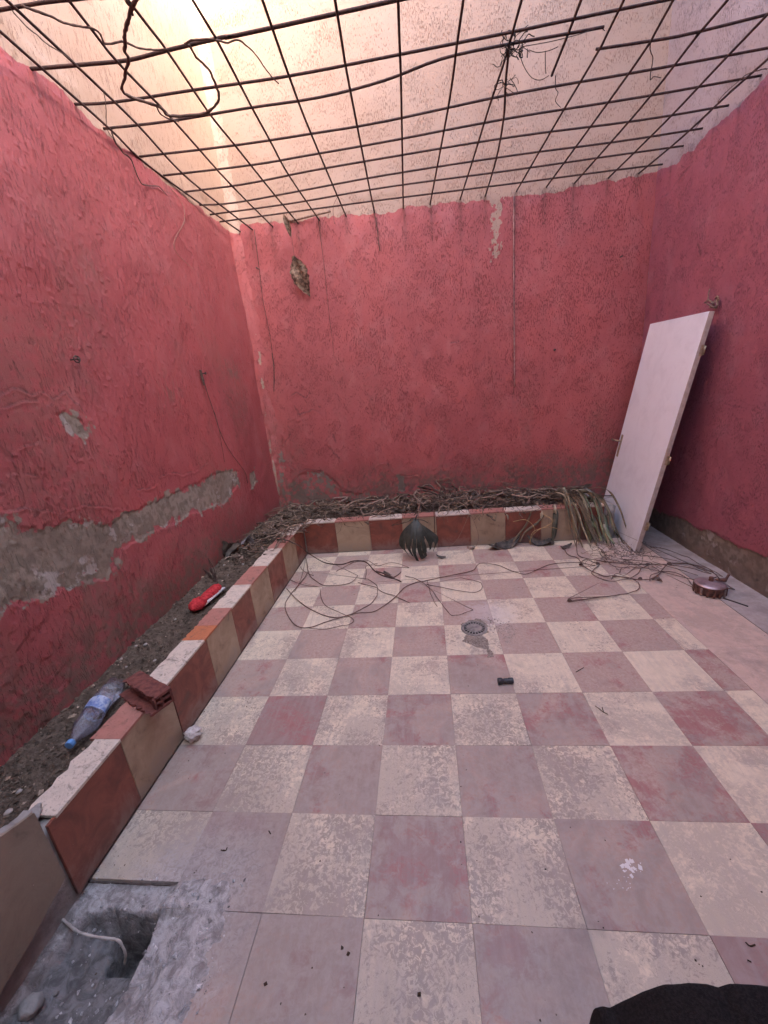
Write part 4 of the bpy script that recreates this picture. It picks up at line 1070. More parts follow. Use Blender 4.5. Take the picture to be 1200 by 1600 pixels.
for k in range(40):
    x = rr.uniform(-1.30, -.96); y = rr.uniform(2.3, 2.95); t = rr.uniform(.9, 1.8); t = (t, t * .97, t * .92, 1)
    stem((x, y, .335 + .05 * rr.random()), 1.0 + rr.gauss(0, .5), rr.uniform(.15, .4), rr.choice((.004, .006, .008)), 0, t)
for k in range(70):                      # ends trailing over the kerb edge
    x = rr.uniform(-.9, 1.75)
    stem((x, 2.86, 0.335), -math.pi / 2 + rr.gauss(0, .8), rr.uniform(.06, .26), rr.choice((.0014, .002, .003)), 0, tonev(), droop=rr.uniform(.12, .38))
props(link('dry_stem_heap', bag.mesh('dry_stem_heap'), M_stem), 'tangled heap of dead brown stems filling the planter under the bright red wall', 'plant debris', kind='stuff')
bag = Bag()
for k in range(900):                     # leaf flakes among the stems
    x = rr.uniform(-1.33, 1.80); y = rr.uniform(2.90, 3.42); z = .31 + heap_h(x) * rr.random() * .9
    if k < 120: x = rr.uniform(-1.3, -.98); y = rr.uniform(2.0, 2.9); z = .30 + .05 * rr.random()
    s = rr.uniform(.008, .026); a = rr.uniform(0, 6.28); t = np.array([math.cos(a), math.sin(a), rr.gauss(0, .4)]); b_ = np.cross(t, (rr.gauss(0, .4), rr.gauss(0, .4), 1)); b_ /= np.linalg.norm(b_)
    c = np.array((x, y, z)); up_ = np.cross(t, b_) * s * rr.uniform(.1, .5)
    V = np.array([c - t * s * 1.5, c - b_ * s * .6 + up_, c + t * s * 1.5, c + b_ * s * .6 + up_]); bag.add((V, np.array([(0, 1, 2, 3)])), tonev())
props(link('leaf_litter', bag.mesh('leaf_litter', False), M_stem), 'flakes of dead leaf scattered through the stem heap', 'leaf litter', kind='stuff')
# bowed stems that stand out of the heap
def hang(name, label, pts, ys, r, mat=None, group=None, cat='stem'):
    P = smooth_line([ony(q, y) for q, y in zip(pts, ys)], 6); V, F = tube(P, r, 6, .7)
    return props(link(name, mesh_np(name, V, F), mat or M_vine_pale), label, cat, group)
hang('bowed_stem', 'pale stem bent in a hook over the dark split leaf', ((655, 818), (654, 800), (656, 785), (660, 777), (668, 775), (672, 778)), (2.77, 2.80, 2.84, 2.88, 2.92, 2.94), .004)
hang('bowed_stem', 'looped stem standing at the start of the thick stem heap', ((668, 796), (655, 785), (648, 775), (648, 768), (655, 765), (657, 772), (652, 780)), (3.0, 3.0, 3.0, 3.0, 3.0, 3.0, 3.0), .0035)
hang('bowed_stem', 'thick upright stem stub rising out of the heap', ((686, 792), (687, 775), (690, 762), (694, 762), (697, 775)), (3.1, 3.1, 3.1, 3.1, 3.1), .006, M_vine)
hang('bowed_stem', 'brown stem hanging straight down beside the split leaf', ((676, 790), (678, 800), (679, 820), (678, 840)), (2.85, 2.79, 2.78, 2.775), .0045, M_vine)
hang('bowed_stem', 'long thin stem arching over the red and beige kerb tiles', ((715, 783), (726, 790), (735, 803), (743, 820), (748, 840), (744, 853)), (2.9, 2.83, 2.77, 2.75, 2.74, 2.73), .003)
hang('bowed_stem', 'thin stem slanting across a red kerb tile to the floor', ((734, 800), (726, 820), (715, 842), (700, 857)), (2.79, 2.775, 2.76, 2.72), .002)
for lab, pts in (('fine pale root arching against the bright red wall over the heap', ((758, 770), (762, 757), (770, 752), (785, 753), (805, 759), (820, 766))), ('fine pale root leaning up the bright red wall', ((740, 775), (748, 765), (757, 750))),
                 ('fine long root trailing level along the bright red wall foot', ((770, 775), (790, 765), (830, 768), (860, 772)))):
    hang('root_thread', lab, pts, [3.40] * len(pts), .0022, M_vine_pale, None, 'root')

# ------------------------------------------------------------------ strap leaves spilling out beside the door
M_strap = mat_simple('strap_leaf', (0.27, 0.225, 0.165), (0.15, 0.135, 0.10), 14, .6, .3, .003, .35, obj=False, tone=True)
sb = empty('strap_leaf_clump', (1.62, 2.95, .31), 'clump of withered grey-green strap leaves spilling over the kerb beside the door', 'plant')
def blade(pts, ys, w, tone, fold=.25):
    P = smooth_line([ony(q, y) for q, y in zip(pts, ys)], 5); n = len(P)
    T = np.gradient(P, axis=0); T /= np.linalg.norm(T, axis=1)[:, None]
    view = P - CAM; view /= np.linalg.norm(view, axis=1)[:, None]
    S = np.cross(T, view + np.array([rng.gauss(0, .4), 0, rng.gauss(0, .4)])); S /= np.linalg.norm(S, axis=1)[:, None]; N = np.cross(S, T)
    ww = 1.45 * w * np.sin(np.pi * np.linspace(.12, .97, n)) ** .5
    V = np.vstack([P - S * ww[:, None], P + N * ww[:, None] * fold, P + S * ww[:, None], P + N * (ww[:, None] * fold + .0015)]); F = []
    for k in range(n - 1):
        for a, b in ((0, 1), (1, 2), (2, 3), (3, 0)): F.append((a * n + k, a * n + k + 1, b * n + k + 1, b * n + k))
    me = mesh_np('blade', V, np.array(F)); attr4(me, 'tone', np.tile(np.array(tone), (len(V), 1)))
    o = link('blade', me, M_strap, sb); o.matrix_parent_inverse = Matrix.Translation(-sb.location)
G1 = (1.0, 1.25, .95, 1); G2 = (.75, .8, .7, 1); PALE = (2.0, 1.9, 1.75, 1); BRN = (.75, .6, .5, 1); GRN = (1.15, 1.42, 1.15, 1)
for pts, ys, w, t in (
    (((880, 762), (888, 778), (899, 792), (915, 808), (930, 824)), (3.02, 2.95, 2.88, 2.80, 2.74), .016, GRN),
    (((880, 763), (886, 775), (897, 790)), (3.01, 2.94, 2.88), .011, PALE),
    (((893, 790), (903, 803), (906, 825), (903, 850), (901, 866)), (2.88, 2.79, 2.765, 2.75, 2.70), .010, BRN),
    (((905, 780), (920, 800), (932, 822), (940, 845)), (2.95, 2.84, 2.74, 2.66), .013, G1), (((912, 778), (928, 797), (940, 822), (948, 848)), (2.96, 2.85, 2.72, 2.60), .014, G2),
    (((900, 766), (915, 767), (928, 778), (938, 800), (945, 825), (952, 850)), (3.05, 3.0, 2.92, 2.80, 2.68, 2.56), .012, PALE), (((905, 785), (918, 805), (925, 832), (935, 848)), (2.92, 2.82, 2.74, 2.66), .010, G2),
    (((920, 775), (935, 790), (944, 812), (950, 835), (960, 850)), (3.0, 2.9, 2.76, 2.62, 2.52), .012, G1), (((898, 775), (912, 790), (930, 812), (938, 838)), (3.0, 2.88, 2.76, 2.68), .009, BRN),
    (((925, 770), (938, 782), (946, 800), (952, 822)), (3.05, 2.95, 2.84, 2.72), .010, BRN), (((912, 800), (917, 815), (921, 835), (922, 846)), (2.80, 2.775, 2.76, 2.745), .018, GRN),
    (((866, 789), (868, 805), (866, 830), (864, 845)), (2.84, 2.785, 2.775, 2.77), .016, (.55, .62, .62, 1)), (((866, 788), (867, 796), (869, 803)), (2.835, 2.784, 2.782), .010, PALE),
    (((844, 795), (846, 803), (845, 812)), (2.83, 2.785, 2.78), .010, PALE), (((790, 798), (793, 806), (794, 812)), (2.83, 2.785, 2.78), .008, PALE),
    (((830, 800), (822, 820), (808, 838), (798, 852)), (2.79, 2.77, 2.75, 2.72), .007, BRN), (((850, 805), (838, 818), (820, 832), (812, 848)), (2.79, 2.765, 2.74, 2.72), .008, BRN)):
    blade(pts, ys, w, t)
rb_ = random.Random(44)
def blade3(P, w, tone, fold=.3):
    P = smooth_line(P, 6); n = len(P)
    T = np.gradient(P, axis=0); T /= np.linalg.norm(T, axis=1)[:, None]
    S = np.cross(T, np.array([rb_.gauss(0, .3), 1.0, .8])); S /= np.linalg.norm(S, axis=1)[:, None]; N = np.cross(S, T)
    ww = w * np.sin(np.pi * np.linspace(.14, .96, n)) ** .6
    V = np.vstack([P - S * ww[:, None], P + N * ww[:, None] * fold, P + S * ww[:, None], P + N * (ww[:, None] * fold + .0015)]); F = []
    for k in range(n - 1):
        for a, b in ((0, 1), (1, 2), (2, 3), (3, 0)): F.append((a * n + k, a * n + k + 1, b * n + k + 1, b * n + k))
    me = mesh_np('blade', V, np.array(F)); attr4(me, 'tone', np.tile(np.array(tone), (len(V), 1)))
    o = link('blade', me, M_strap, sb); o.matrix_parent_inverse = Matrix.Translation(-sb.location)
for k in range(26):
    x0 = rb_.uniform(1.38, 1.72); dx = rb_.uniform(.06, .30); h = rb_.uniform(.0, .07); L_ = rb_.random()
    P = [(x0, rb_.uniform(3.0, 3.12), .35 + h * .5), (x0 + dx * .3, 2.93, .385 + h), (x0 + dx * .55, 2.83, .375 + h * .8), (x0 + dx * .8, 2.765, .27 + h * .3)]
    P += [(x0 + dx * .95, 2.72 - .03 * L_, .14), (x0 + dx * 1.1, 2.67 - .10 * L_, .012 + .01 * rb_.random())] if L_ > .3 else [(x0 + dx * .9, 2.75, .19)]
    t = rb_.choice((G1, G2, (1.35, 1.25, 1.05, 1), (1.6, 1.5, 1.3, 1), BRN, BRN, (.6, .62, .55, 1), (.9, .8, .65, 1)))
    blade3(P, rb_.uniform(.006, .014), t)
for lab, pts, ys in (('yellow stem looping before a dark red kerb tile', ((802, 815), (820, 812), (832, 820), (835, 830), (828, 845), (829, 852)), (2.775, 2.74, 2.72, 2.71, 2.70, 2.70)),
                     ('yellow stem curling before the beige kerb tile beside the door', ((848, 803), (860, 810), (862, 817), (850, 824), (832, 832), (828, 850)), (2.78, 2.73, 2.72, 2.71, 2.70, 2.69)),
                     ('straw-coloured stem bowing low over the kerb foot', ((876, 828), (862, 824), (845, 826), (833, 835)), (2.77, 2.74, 2.73, 2.72))):
    hang('straw_stem', lab, pts, ys, .0032, mat_simple('straw', (0.50, 0.33, 0.15), (0.36, 0.23, 0.11), 40, .7, .2, .002))
# crumpled dead leaves and rags at the kerb foot
def floor_leaf(q, size, label, s, mat, name='fallen_leaf', L=1.6, z=.02, rot=None):
    p = onz(q, 0.0); me = crumple(name, size, size * L, 9, 14, size * .6, -size * .25, s, None)
    co = np.empty(len(me.vertices) * 3, np.float32); me.vertices.foreach_get('co', co); co = co.reshape(-1, 3); co[:, 2] += size * L / 2
    R = Matrix.Rotation(rot if rot is not None else s * 1.7, 3, 'Z') @ Matrix.Rotation(math.radians(80), 3, 'X')
    co = co @ np.array(R).T; co[:, 2] -= co[:, 2].min() - .001
    me.vertices.foreach_set('co', co.ravel()); me.update()
    return props(link(name, me, mat, None, (p[0], p[1], 0.0)), label, 'leaf')
M_darkleaf = mat_simple('dark_leaf', (0.045, 0.036, 0.030), (0.11, 0.085, 0.065), 30, .6, .5, .004, .35)
floor_leaf((792, 853), .15, 'dark crumpled leaf on the floor below a beige kerb tile', 3, M_darkleaf)
floor_leaf((775, 857), .10, 'torn grey leaf lying flat at the kerb foot', 5, M_darkleaf)
floor_leaf((842, 850), .12, 'blackish curled leaf against the kerb below the yellow stems', 8, M_darkleaf)
floor_leaf((858, 848), .09, 'small shiny curled leaf beside the blackish leaf', 11, M_darkleaf)
floor_leaf((884, 856), .06, 'tiny dark leaf clump near the strap leaves', 14, M_darkleaf)
floor_leaf((736, 857), .06, 'dry straw wisp at the kerb below the arching stem', 17, M_vine_pale)
floor_leaf((606, 899), .05, 'dark twisted scrap in the middle of the floor vines', 19, M_darkleaf)
floor_leaf((690, 872), .05, 'bent leaf stalk beside the dark split leaf', 23, M_darkleaf)

# dark split leaf standing against the kerb
def split_leaf():
    lobes, per, ns = 7, 10, 34
    na_ = lobes * per + 1
    a = np.linspace(-1, 1, na_); t = np.linspace(0, 1, ns); A, S = np.meshgrid(a, t, indexing='ij')
    lob = np.abs(((A + 1) / 2 * lobes) % 1 - .5) * 2                  # 0 in the middle of a lobe, 1 at its edge
    li = np.clip(((A + 1) / 2 * lobes).astype(int), 0, lobes - 1); rl = np.random.RandomState(4).uniform(-1, 1, (4, lobes))
    Lg = 1 - .26 * (A + .12) ** 2 + .09 * rl[0][li]
    Wd = .160 * np.sin(np.pi * np.clip(S * .66 + .02, 0, 1)) ** 1.15 * (1 - .22 * sstep(.7, 1, S))
    X = A * Wd * (1.0 + .15 * (A < 0)) + .012 * np.sin(S * 6 + A * 3) + .030 * S ** 2 + .012 * rl[1][li] * sstep(.45, 1, S)
    Z = .335 - .335 * S * Lg
    Y = -.075 * (1 - A ** 2) * np.sin(np.pi * S * .8) + .03 * S + .006 * (1 - lob) * sstep(.25, .6, S) * -1 + .006 * np.sin(A * 31 + S * 5) * S + .016 * rl[2][li] * sstep(.35, 1, S)
    V = np.stack([X, Y, Z], -1).reshape(-1, 3)
    F = grid_faces(na_, ns)
    ci, cj = (F[:, 0] // ns), (F[:, 0] % ns)
    slot = (ci % per == 0) | (ci % per == per - 1)
    wide = slot | (ci % per == 1) | (ci % per == per - 2)
    lobe_i = ci // per
    start = .56 + .12 * np.sin(lobe_i * 2.4)
    st = cj / ns
    keep = ~((slot & (st > start) & (ci >= per) | slot & (st > start) & (ci % per == per - 1) & (lobe_i < lobes - 1)) | (wide & (st > start + .30)))
    F = F[keep]
    n = len(V); V2 = V + np.array([0, .002, 0])
    V = np.vstack([V, V2]); F = np.vstack([F, F[:, ::-1] + n])
    bag = Bag(); bag.add((V, F))
    bag.add(tube(smooth_line([(0, -.01, .27), (0, -.002, .325), (.004, .0, .350), (.018, .005, .372)], 4), .008, 6, .7))
    bag.add(tube(smooth_line([(.0, 0, .335), (.03, .005, .330), (.07, .012, .318), (.11, .02, .29)], 4), .0055, 6, .6))
    bag.add(tube(smooth_line([(.0, 0, .338), (-.03, .0, .345), (-.05, .005, .33)], 4), .005, 6, .6))
    V = np.vstack(bag.V); V[:, 2] -= V[:, 2].min()
    return mesh_np('split_leaf', V, np.vstack(bag.F))
p = onz((655, 878), 0)
m_ = NT('split_leaf_skin'); P_ = m_.pos(obj=True)
M_split = m_.done(m_.mix(m_.ramp(m_.noise(P_, 18, 4, .6), .35, .7), (0.022, 0.024, 0.017), (0.050, 0.050, 0.038)), .42, m_.bump(m_.noise(P_, 60, 4, .6), .5, .004), .45)
o = link('split_leaf', split_leaf(), M_split, None, (p[0], p[1] + .03, 0.002)); o.rotation_euler = (-.22, 0, .10)
props(o, 'dark withered split leaf with finger lobes standing against a beige kerb tile', 'leaf')

# ------------------------------------------------------------------ vines lying on the floor
def onfloor(r, s=0, bumpy=.006):
    r_ = random.Random(s)
    return lambda q, k=0: onz(q, r + abs(r_.gauss(0, bumpy)))
VG = 'vine strands strewn over the checked floor'
VL = 'thin brown vine strand lying across the checked floor tiles'
M_vine_mid = mat_simple('reddish_vine', (0.20, 0.125, 0.100), (0.13, 0.080, 0.064), 45, .8, .4, .003, .25, obj=False)
VL2 = ['vine strand dropping from the kerb corner and curling to an upturned tip', 'vine strand making the widest round loop beside the long kerb', 'longest vine strand snaking from the wide loop to the coil at the door',
       'vine strand folded in a narrow hairpin inside the wide loop', 'short straight vine strand passing the dark twisted scrap', 'vine strand bent like an elbow with its tip at the floor drain',
       'vine strand folded flat in a hairpin between split leaf and drain', 'fine wavy vine strand between the crooked vine and the split leaf', None, 'vine strand hanging off the kerb corner along the facing tiles', None, None, 'forked twig of vine pointing at the floor drain', None]
strand('floor_vine', 'thick crooked vine running off the kerb corner onto the floor', 'vine', ((415, 830), (432, 838), (457, 848), (470, 855), (480, 863), (495, 873), (510, 880), (533, 882), (550, 877), (562, 876), (573, 879), (580, 886), (587, 893), (597, 899), (607, 902), (618, 905), (627, 909)),
       lambda q, k: onz(q, max(.006, .335 - .045 * max(0, k - 2) - (.1 if k > 3 else 0) - (.06 if k > 4 else 0))) if k < 7 else onz(q, .006), .0052, M_vine, None, .8, 4, .002,
       extra=[(((587, 893), (600, 896), (613, 902), (620, 900), (627, 894)), .005)])
for k, L in enumerate((
    ((457, 850), (470, 856), (478, 873), (483, 897), (494, 908), (507, 915), (525, 915), (540, 913), (552, 908), (559, 900)),
    ((482, 893), (470, 910), (455, 928), (446, 943), (447, 955), (453, 967), (462, 977), (473, 981), (490, 979), (507, 973), (525, 967), (547, 960), (565, 952), (580, 943), (588, 932), (590, 923), (588, 914), (575, 905)),
    ((448, 920), (470, 942), (497, 958), (513, 963), (530, 965), (557, 958), (575, 957), (590, 953), (613, 937), (633, 918), (648, 911), (663, 908), (700, 900), (737, 892), (745, 884), (753, 880), (777, 883), (800, 892), (821, 897), (840, 890), (862, 882), (900, 879), (930, 884)),
    ((500, 920), (502, 935), (510, 947), (533, 958), (548, 965), (553, 970), (545, 976), (533, 978), (510, 983), (483, 982)),
    ((560, 910), (574, 914), (587, 918), (600, 926), (613, 930), (628, 936), (640, 942)),
    ((633, 900), (645, 903), (657, 908), (667, 915), (677, 925), (686, 938), (693, 947), (703, 960), (712, 961), (720, 960), (740, 953)),
    ((667, 913), (700, 920), (730, 925), (743, 925), (752, 921), (753, 915), (748, 909), (720, 903)),
    ((545, 882), (560, 877), (575, 876), (590, 884), (613, 879), (640, 887)),
    ((525, 893), (540, 885), (552, 878)), ((460, 848), (463, 870), (472, 890), (490, 900)), ((570, 905), (573, 893), (572, 885), (590, 880)), ((480, 858), (476, 880), (470, 905), (460, 925)),
    ((668, 908), (672, 925), (678, 940), (683, 948)), ((450, 905), (475, 914), (500, 917)))):
    strand('floor_vine', VL2[k] or VL, 'vine', L, onfloor(.003, k), .0034 if k < 3 else .0024, M_vine_mid, VG if VL2[k] is None else None, .7, 5, .0025, 5, s=k)
RG = 'vine strands coiled at the foot of the door'; RL = 'brown vine strand within the coil at the foot of the white door'
RL2 = {0: 'vine strand climbing out of the coil up to the strap leaves', 1: 'longest strand of the coil running on to the sky-tinted wall foot', 2: 'vine strand trailing out of the coil in a wide hook over red tiles', 3: 'short end of vine lying beside the hooked strand tip',
       4: 'vine strand leading from the coil to the rusty canister', 6: 'vine strand coming from behind the door edge along the wall foot'}
for k, (L, r) in enumerate((
    (((897, 800), (906, 819), (902, 840), (901, 856), (905, 869), (930, 875), (960, 879), (985, 882), (1012, 882), (1042, 882), (1065, 885), (1087, 890), (1110, 897)), .0045),
    (((881, 856), (885, 864), (892, 869), (902, 872), (911, 884), (920, 890), (934, 897), (947, 901), (960, 900), (990, 905), (1008, 906), (1020, 904), (1029, 898), (1035, 890), (1046, 881), (1072, 881), (1090, 884), (1106, 888), (1117, 897), (1125, 905), (1147, 922)), .0048),
    (((960, 900), (980, 902), (992, 907), (999, 914), (998, 920), (990, 925), (970, 929), (952, 932), (919, 933), (887, 936)), .0042),
    (((952, 932), (925, 935), (900, 938), (889, 941)), .0038), (((1030, 893), (1050, 894), (1069, 901), (1078, 910), (1084, 918)), .0038),
    (((1005, 868), (1030, 871), (1050, 875), (1087, 884), (1114, 894)), .0032), (((1015, 855), (1039, 858), (1060, 866), (1076, 871), (1090, 880), (1110, 890), (1129, 901)), .0034),
    (((905, 882), (915, 874), (930, 880), (937, 882), (928, 890), (925, 897), (940, 905), (960, 908), (985, 903), (998, 895), (1000, 888)), .0038),
    (((968, 895), (972, 888), (985, 886), (1000, 888), (1012, 884), (1018, 880), (1000, 876), (975, 874)), .0034), (((1018, 905), (1028, 902), (1032, 906), (1035, 909)), .0045), (((1015, 908), (1017, 900), (1030, 893), (1020, 885)), .0036),
    (((955, 905), (962, 897), (975, 899), (985, 893), (995, 885), (1010, 881), (1022, 882), (1034, 885)), .0030),
    (((1020, 878), (1040, 884), (1062, 890), (1090, 900)), .0028), (((940, 862), (950, 872), (965, 878), (990, 880)), .0026), (((935, 855), (945, 865), (948, 876), (960, 885), (985, 888)), .0026))):
    strand('floor_vine', RL2.get(k, RL), 'vine', L, (lambda q, i, r=r, k=k: onz(q, r + (.22 - .07 * i if (k == 0 and i < 3) else .01 * ((k * 3 + i) % 3)))), r * .85, M_vine_mid, None if k in RL2 else RG, .8, 5, .003, 5, s=30 + k)
bag = Bag(); r_ = random.Random(8)
for k in range(70):
    q = (r_.uniform(935, 1005), r_.uniform(848, 882)); p = onz(q, .006 + .05 * r_.random()); P = [p]; a = r_.uniform(0, 6.28)
    for s in range(6):
        a += r_.gauss(0, .7); P.append(P[-1] + np.array([math.cos(a), math.sin(a), 0]) * .03); P[-1][2] = max(.004, p[2] + r_.gauss(0, .012))
    bag.add(tube(smooth_line(P, 3), .0012, 4))
props(link('root_fuzz', bag.mesh('root_fuzz'), M_vine), 'fuzz of hair-thin roots on the floor in front of the door', 'roots', kind='stuff')
# pinched knots and buds on the coiled vines
for k, q in enumerate(((934, 880), (1012, 881), (1046, 880), (890, 938), (908, 882), (960, 900), (1030, 905), (881, 857), (1000, 904))):
    o = rock('vine_knot', tuple(onz(q, .010)), .011, 90 + k, M_vine, (1.4, .9, .8), 2, .6)
    props(o, 'dark knotted bud on the vines at the foot of the white door', 'bud', 'buds on the coiled vines')

# ------------------------------------------------------------------ floor drain with damp sand
M_drain = mat_simple('drain_plastic', (0.16, 0.14, 0.125), (0.28, 0.245, 0.22), 40, .7, .3, .002, .35)
M_dark = mat_simple('drain_dark', (0.02, 0.018, 0.016), None, 30, .8, 0)
dc = onz((741, 982), 0)
dr = empty('floor_drain', (dc[0], dc[1], 0), 'round slotted floor drain with damp sand round it', 'drain')
def lathe(prof, n=36, ax='z'):
    V = []; F = []
    for r, z in prof:
        for k in range(n):
            a = 2 * math.pi * k / n; V.append((r * math.cos(a), r * math.sin(a), z))
    m = len(prof)
    for i in range(m - 1):
        for k in range(n): F.append((i * n + k, i * n + (k + 1) % n, (i + 1) * n + (k + 1) % n, (i + 1) * n + k))
    return np.array(V), np.array(F)
V, F = lathe([(.064, .003), (.066, .006), (.072, .007), (.079, .005), (.081, .001), (.081, -.004), (.064, -.004), (.064, .003)]); link('ring', mesh_np('ring', V, F), M_drain, dr)
V, F = lathe([(.0005, .0035), (.064, .0035), (.064, .0005), (.0005, .0005)]); link('sump', mesh_np('sump', V, F), M_dark, dr)
V, F = lathe([(.0005, .0075), (.030, .0075), (.046, .0065), (.048, .0040), (.0005, .0040)]); link('grate', mesh_np('grate', V, F), M_drain, dr)
for k in range(20):
    o = link('spoke', box_mesh('spoke', .046, .066, -.0035, .0035, .0038, .0064), M_drain, dr); o.rotation_euler.z = k * math.pi / 10
m_ = NT('damp_sand'); P_ = m_.pos(); n_ = m_.noise(P_, 120, 3, .7)
M_sand = m_.done(m_.mix(m_.ramp(n_, .35, .68), (0.16, 0.125, 0.098), (0.36, 0.29, 0.235)), .8, m_.bump(n_, .7, .004), .3)
def sand(polys):
    bag = Bag()
    for P in polys:
        P = [tuple(onz(q, 0)[:2]) for q in P]; xs_ = [p[0] for p in P]; ys_ = [p[1] for p in P]
        a = np.arange(min(xs_) - .03, max(xs_) + .03, .004); b = np.arange(min(ys_) - .03, max(ys_) + .03, .004); A, B = np.meshgrid(a, b, indexing='ij')
        sd = poly_sd(A, B, P) + (fbm(A * 40, B * 40, 801, 4) - .5) * .035
        sd = np.minimum(sd, np.hypot(A - dc[0], B - dc[1]) - .0785)
        Zs = .0012 + .0045 * sstep(0, .03, sd) + (fbm(A * 160, B * 160, 803, 2) - .5) * .003 * sstep(0, .01, sd)
        Zs = np.where(sd < .002, -.0016, Zs)
        F = grid_faces(len(a), len(b)); keep = (sd.ravel()[F] > 0).any(1); bag.add((np.stack([A, B, Zs], -1).reshape(-1, 3), F[keep]))
    return bag.mesh('sand')
props(link('damp_sand', sand((((722, 995), (730, 990), (752, 991), (763, 1001), (768, 1012), (770, 1025), (762, 1027), (758, 1016), (735, 1007), (722, 1002)), ((718, 975), (728, 972), (736, 967), (750, 967), (760, 975), (764, 988), (752, 993), (726, 991)))), M_sand), 'damp grey sand smeared round the floor drain', 'sand', kind='stuff')
m_ = NT('dry_sand'); P_ = m_.pos(); n_ = m_.noise(P_, 110, 3, .7)
M_sand2 = m_.done(m_.mix(m_.ramp(n_, .35, .68), (0.27, 0.215, 0.175), (0.50, 0.42, 0.36)), .85, m_.bump(n_, .7, .004), .25)
bag = Bag(); rr = random.Random(64)
for k in range(620):
    q = (rr.uniform(753, 806), rr.uniform(963, 1006)); pp = onz(q, 0)
    P = [tuple(onz(z, 0)[:2]) for z in ((752, 965), (775, 964), (795, 973), (805, 985), (804, 1004), (792, 1004), (788, 992), (774, 988), (762, 978))]
    if float(poly_sd(np.array(pp[0]), np.array(pp[1]), P)) < rr.gauss(0, .012): continue
    s = .002 + .005 * rr.random() ** 2; t = rr.uniform(.6, 1.3); bag.add(clod((pp[0], pp[1], s * .2), s, rr, .5), (t, t, t, 1))
props(link('sand_grains', bag.mesh('sand_grains', False), M_sand2), 'dry gritty sand fanned out beside the floor drain', 'sand', kind='stuff')

# black hose fitting
fc = onz((790, 1068), 0)
M_rubber = mat_simple('black_rubber', (0.028, 0.026, 0.028), (0.05, 0.048, 0.05), 50, .38, .2, .002, .5)
ft = empty('hose_fitting', (fc[0], fc[1], .0165), 'short black ribbed hose fitting lying on the floor beyond the drain sand', 'fitting')
V, F = lathe([(.010, -.038), (.0155, -.038), (.0165, -.034), (.0165, -.018), (.012, -.015), (.012, -.006), (.0135, -.004), (.0135, 0), (.012, .002), (.0135, .004), (.0135, .010), (.012, .012), (.0145, .014), (.0145, .034), (.0135, .038), (.009, .038), (.009, .02), (.0005, .02)], 20)
o = link('body', mesh_np('body', V[:, [2, 0, 1]], F), M_rubber, ft); 
V, F = tube([(.012, 0, .0148), (.018, 0, .0153), (.034, 0, .0153)], .0022, 5); link('rib', mesh_np('rib', V, F), M_rubber, ft)
ft.rotation_euler.z = .05

# rusty round canister by the sky-tinted wall
pc = onz((1108, 926), 0)
M_can = mat_simple('rusty_can', (0.10, 0.045, 0.035), (0.20, 0.095, 0.07), 26, .6, .5, .004, .4, .25)
M_lid = mat_simple('dull_metal_lid', (0.52, 0.40, 0.40), (0.34, 0.235, 0.225), 14, .36, .3, .003, .5, .6)
M_strapm = mat_simple('pale_band', (0.42, 0.31, 0.26), (0.26, 0.17, 0.14), 40, .55, .3, .002, .4, .3)
ca = empty('round_canister', (pc[0], pc[1], 0), 'squat round rusty canister with dull metal lid at the foot of the sky-tinted wall', 'canister')
V, F = lathe([(.0005, .002), (.070, .002), (.078, .008), (.082, .030), (.084, .052), (.086, .060), (.086, .066), (.080, .068)], 40); link('can_body', mesh_np('can_body', V, F), M_can, ca)
V, F = lathe([(.086, .0665), (.084, .071), (.070, .077), (.045, .083), (.022, .087), (.0005, .088)], 40); lid = link('lid', mesh_np('lid', V, F), M_lid, ca)
V, F = lathe([(.013, .084), (.014, .094), (.011, .104), (.014, .108), (.012, .114), (.0005, .116)], 14); link('knob', mesh_np('knob', V, F), M_can, lid)
for k in range(16):
    a = k * math.pi / 8; bm = bmesh.new(); box_bm(bm, .0835, .090, -.006, .006, .006, .058); o = link('side_rib', from_bm('side_rib', bm), M_strapm if k % 4 == 1 else M_can, ca); o.rotation_euler.z = a + .1
bk = link('bracket', box_mesh('bracket', .035, .100, -.012, .012, .070, .092, .003), M_can, ca); bk.rotation_euler.z = .15
V, F = tube(smooth_line([(.095, .01, .085), (.108, .018, .10), (.118, .022, .115)], 4), .008, 6); link('clip', mesh_np('clip', V, F), M_can, ca)
V, F = tube(smooth_line([(.015, .0, .106), (.035, .0, .112), (.052, .0, .094)], 4), .0035, 6); link('wire_bail', mesh_np('wire_bail', V, F), M_iron, ca)
V, F = tube([(.03, -.085, .006), (.065, -.135, .006), (.10, -.19, .006)], .0045, 6); link('stub_wire', mesh_np('stub_wire', V, F), M_iron, ca)

# crumpled white lump by the kerb
M_white = mat_simple('white_lump', (0.72, 0.66, 0.62), (0.50, 0.42, 0.38), 30, .8, .6, .006)
p = onz((298, 1160), 0)
props(rock('white_lump', (p[0] + .005, p[1] + .02, .028), .034, 5, M_white, (1, 1, .85), 4, .45, 2.4), 'crumpled white lump on the floor touching the kerb', 'lump')

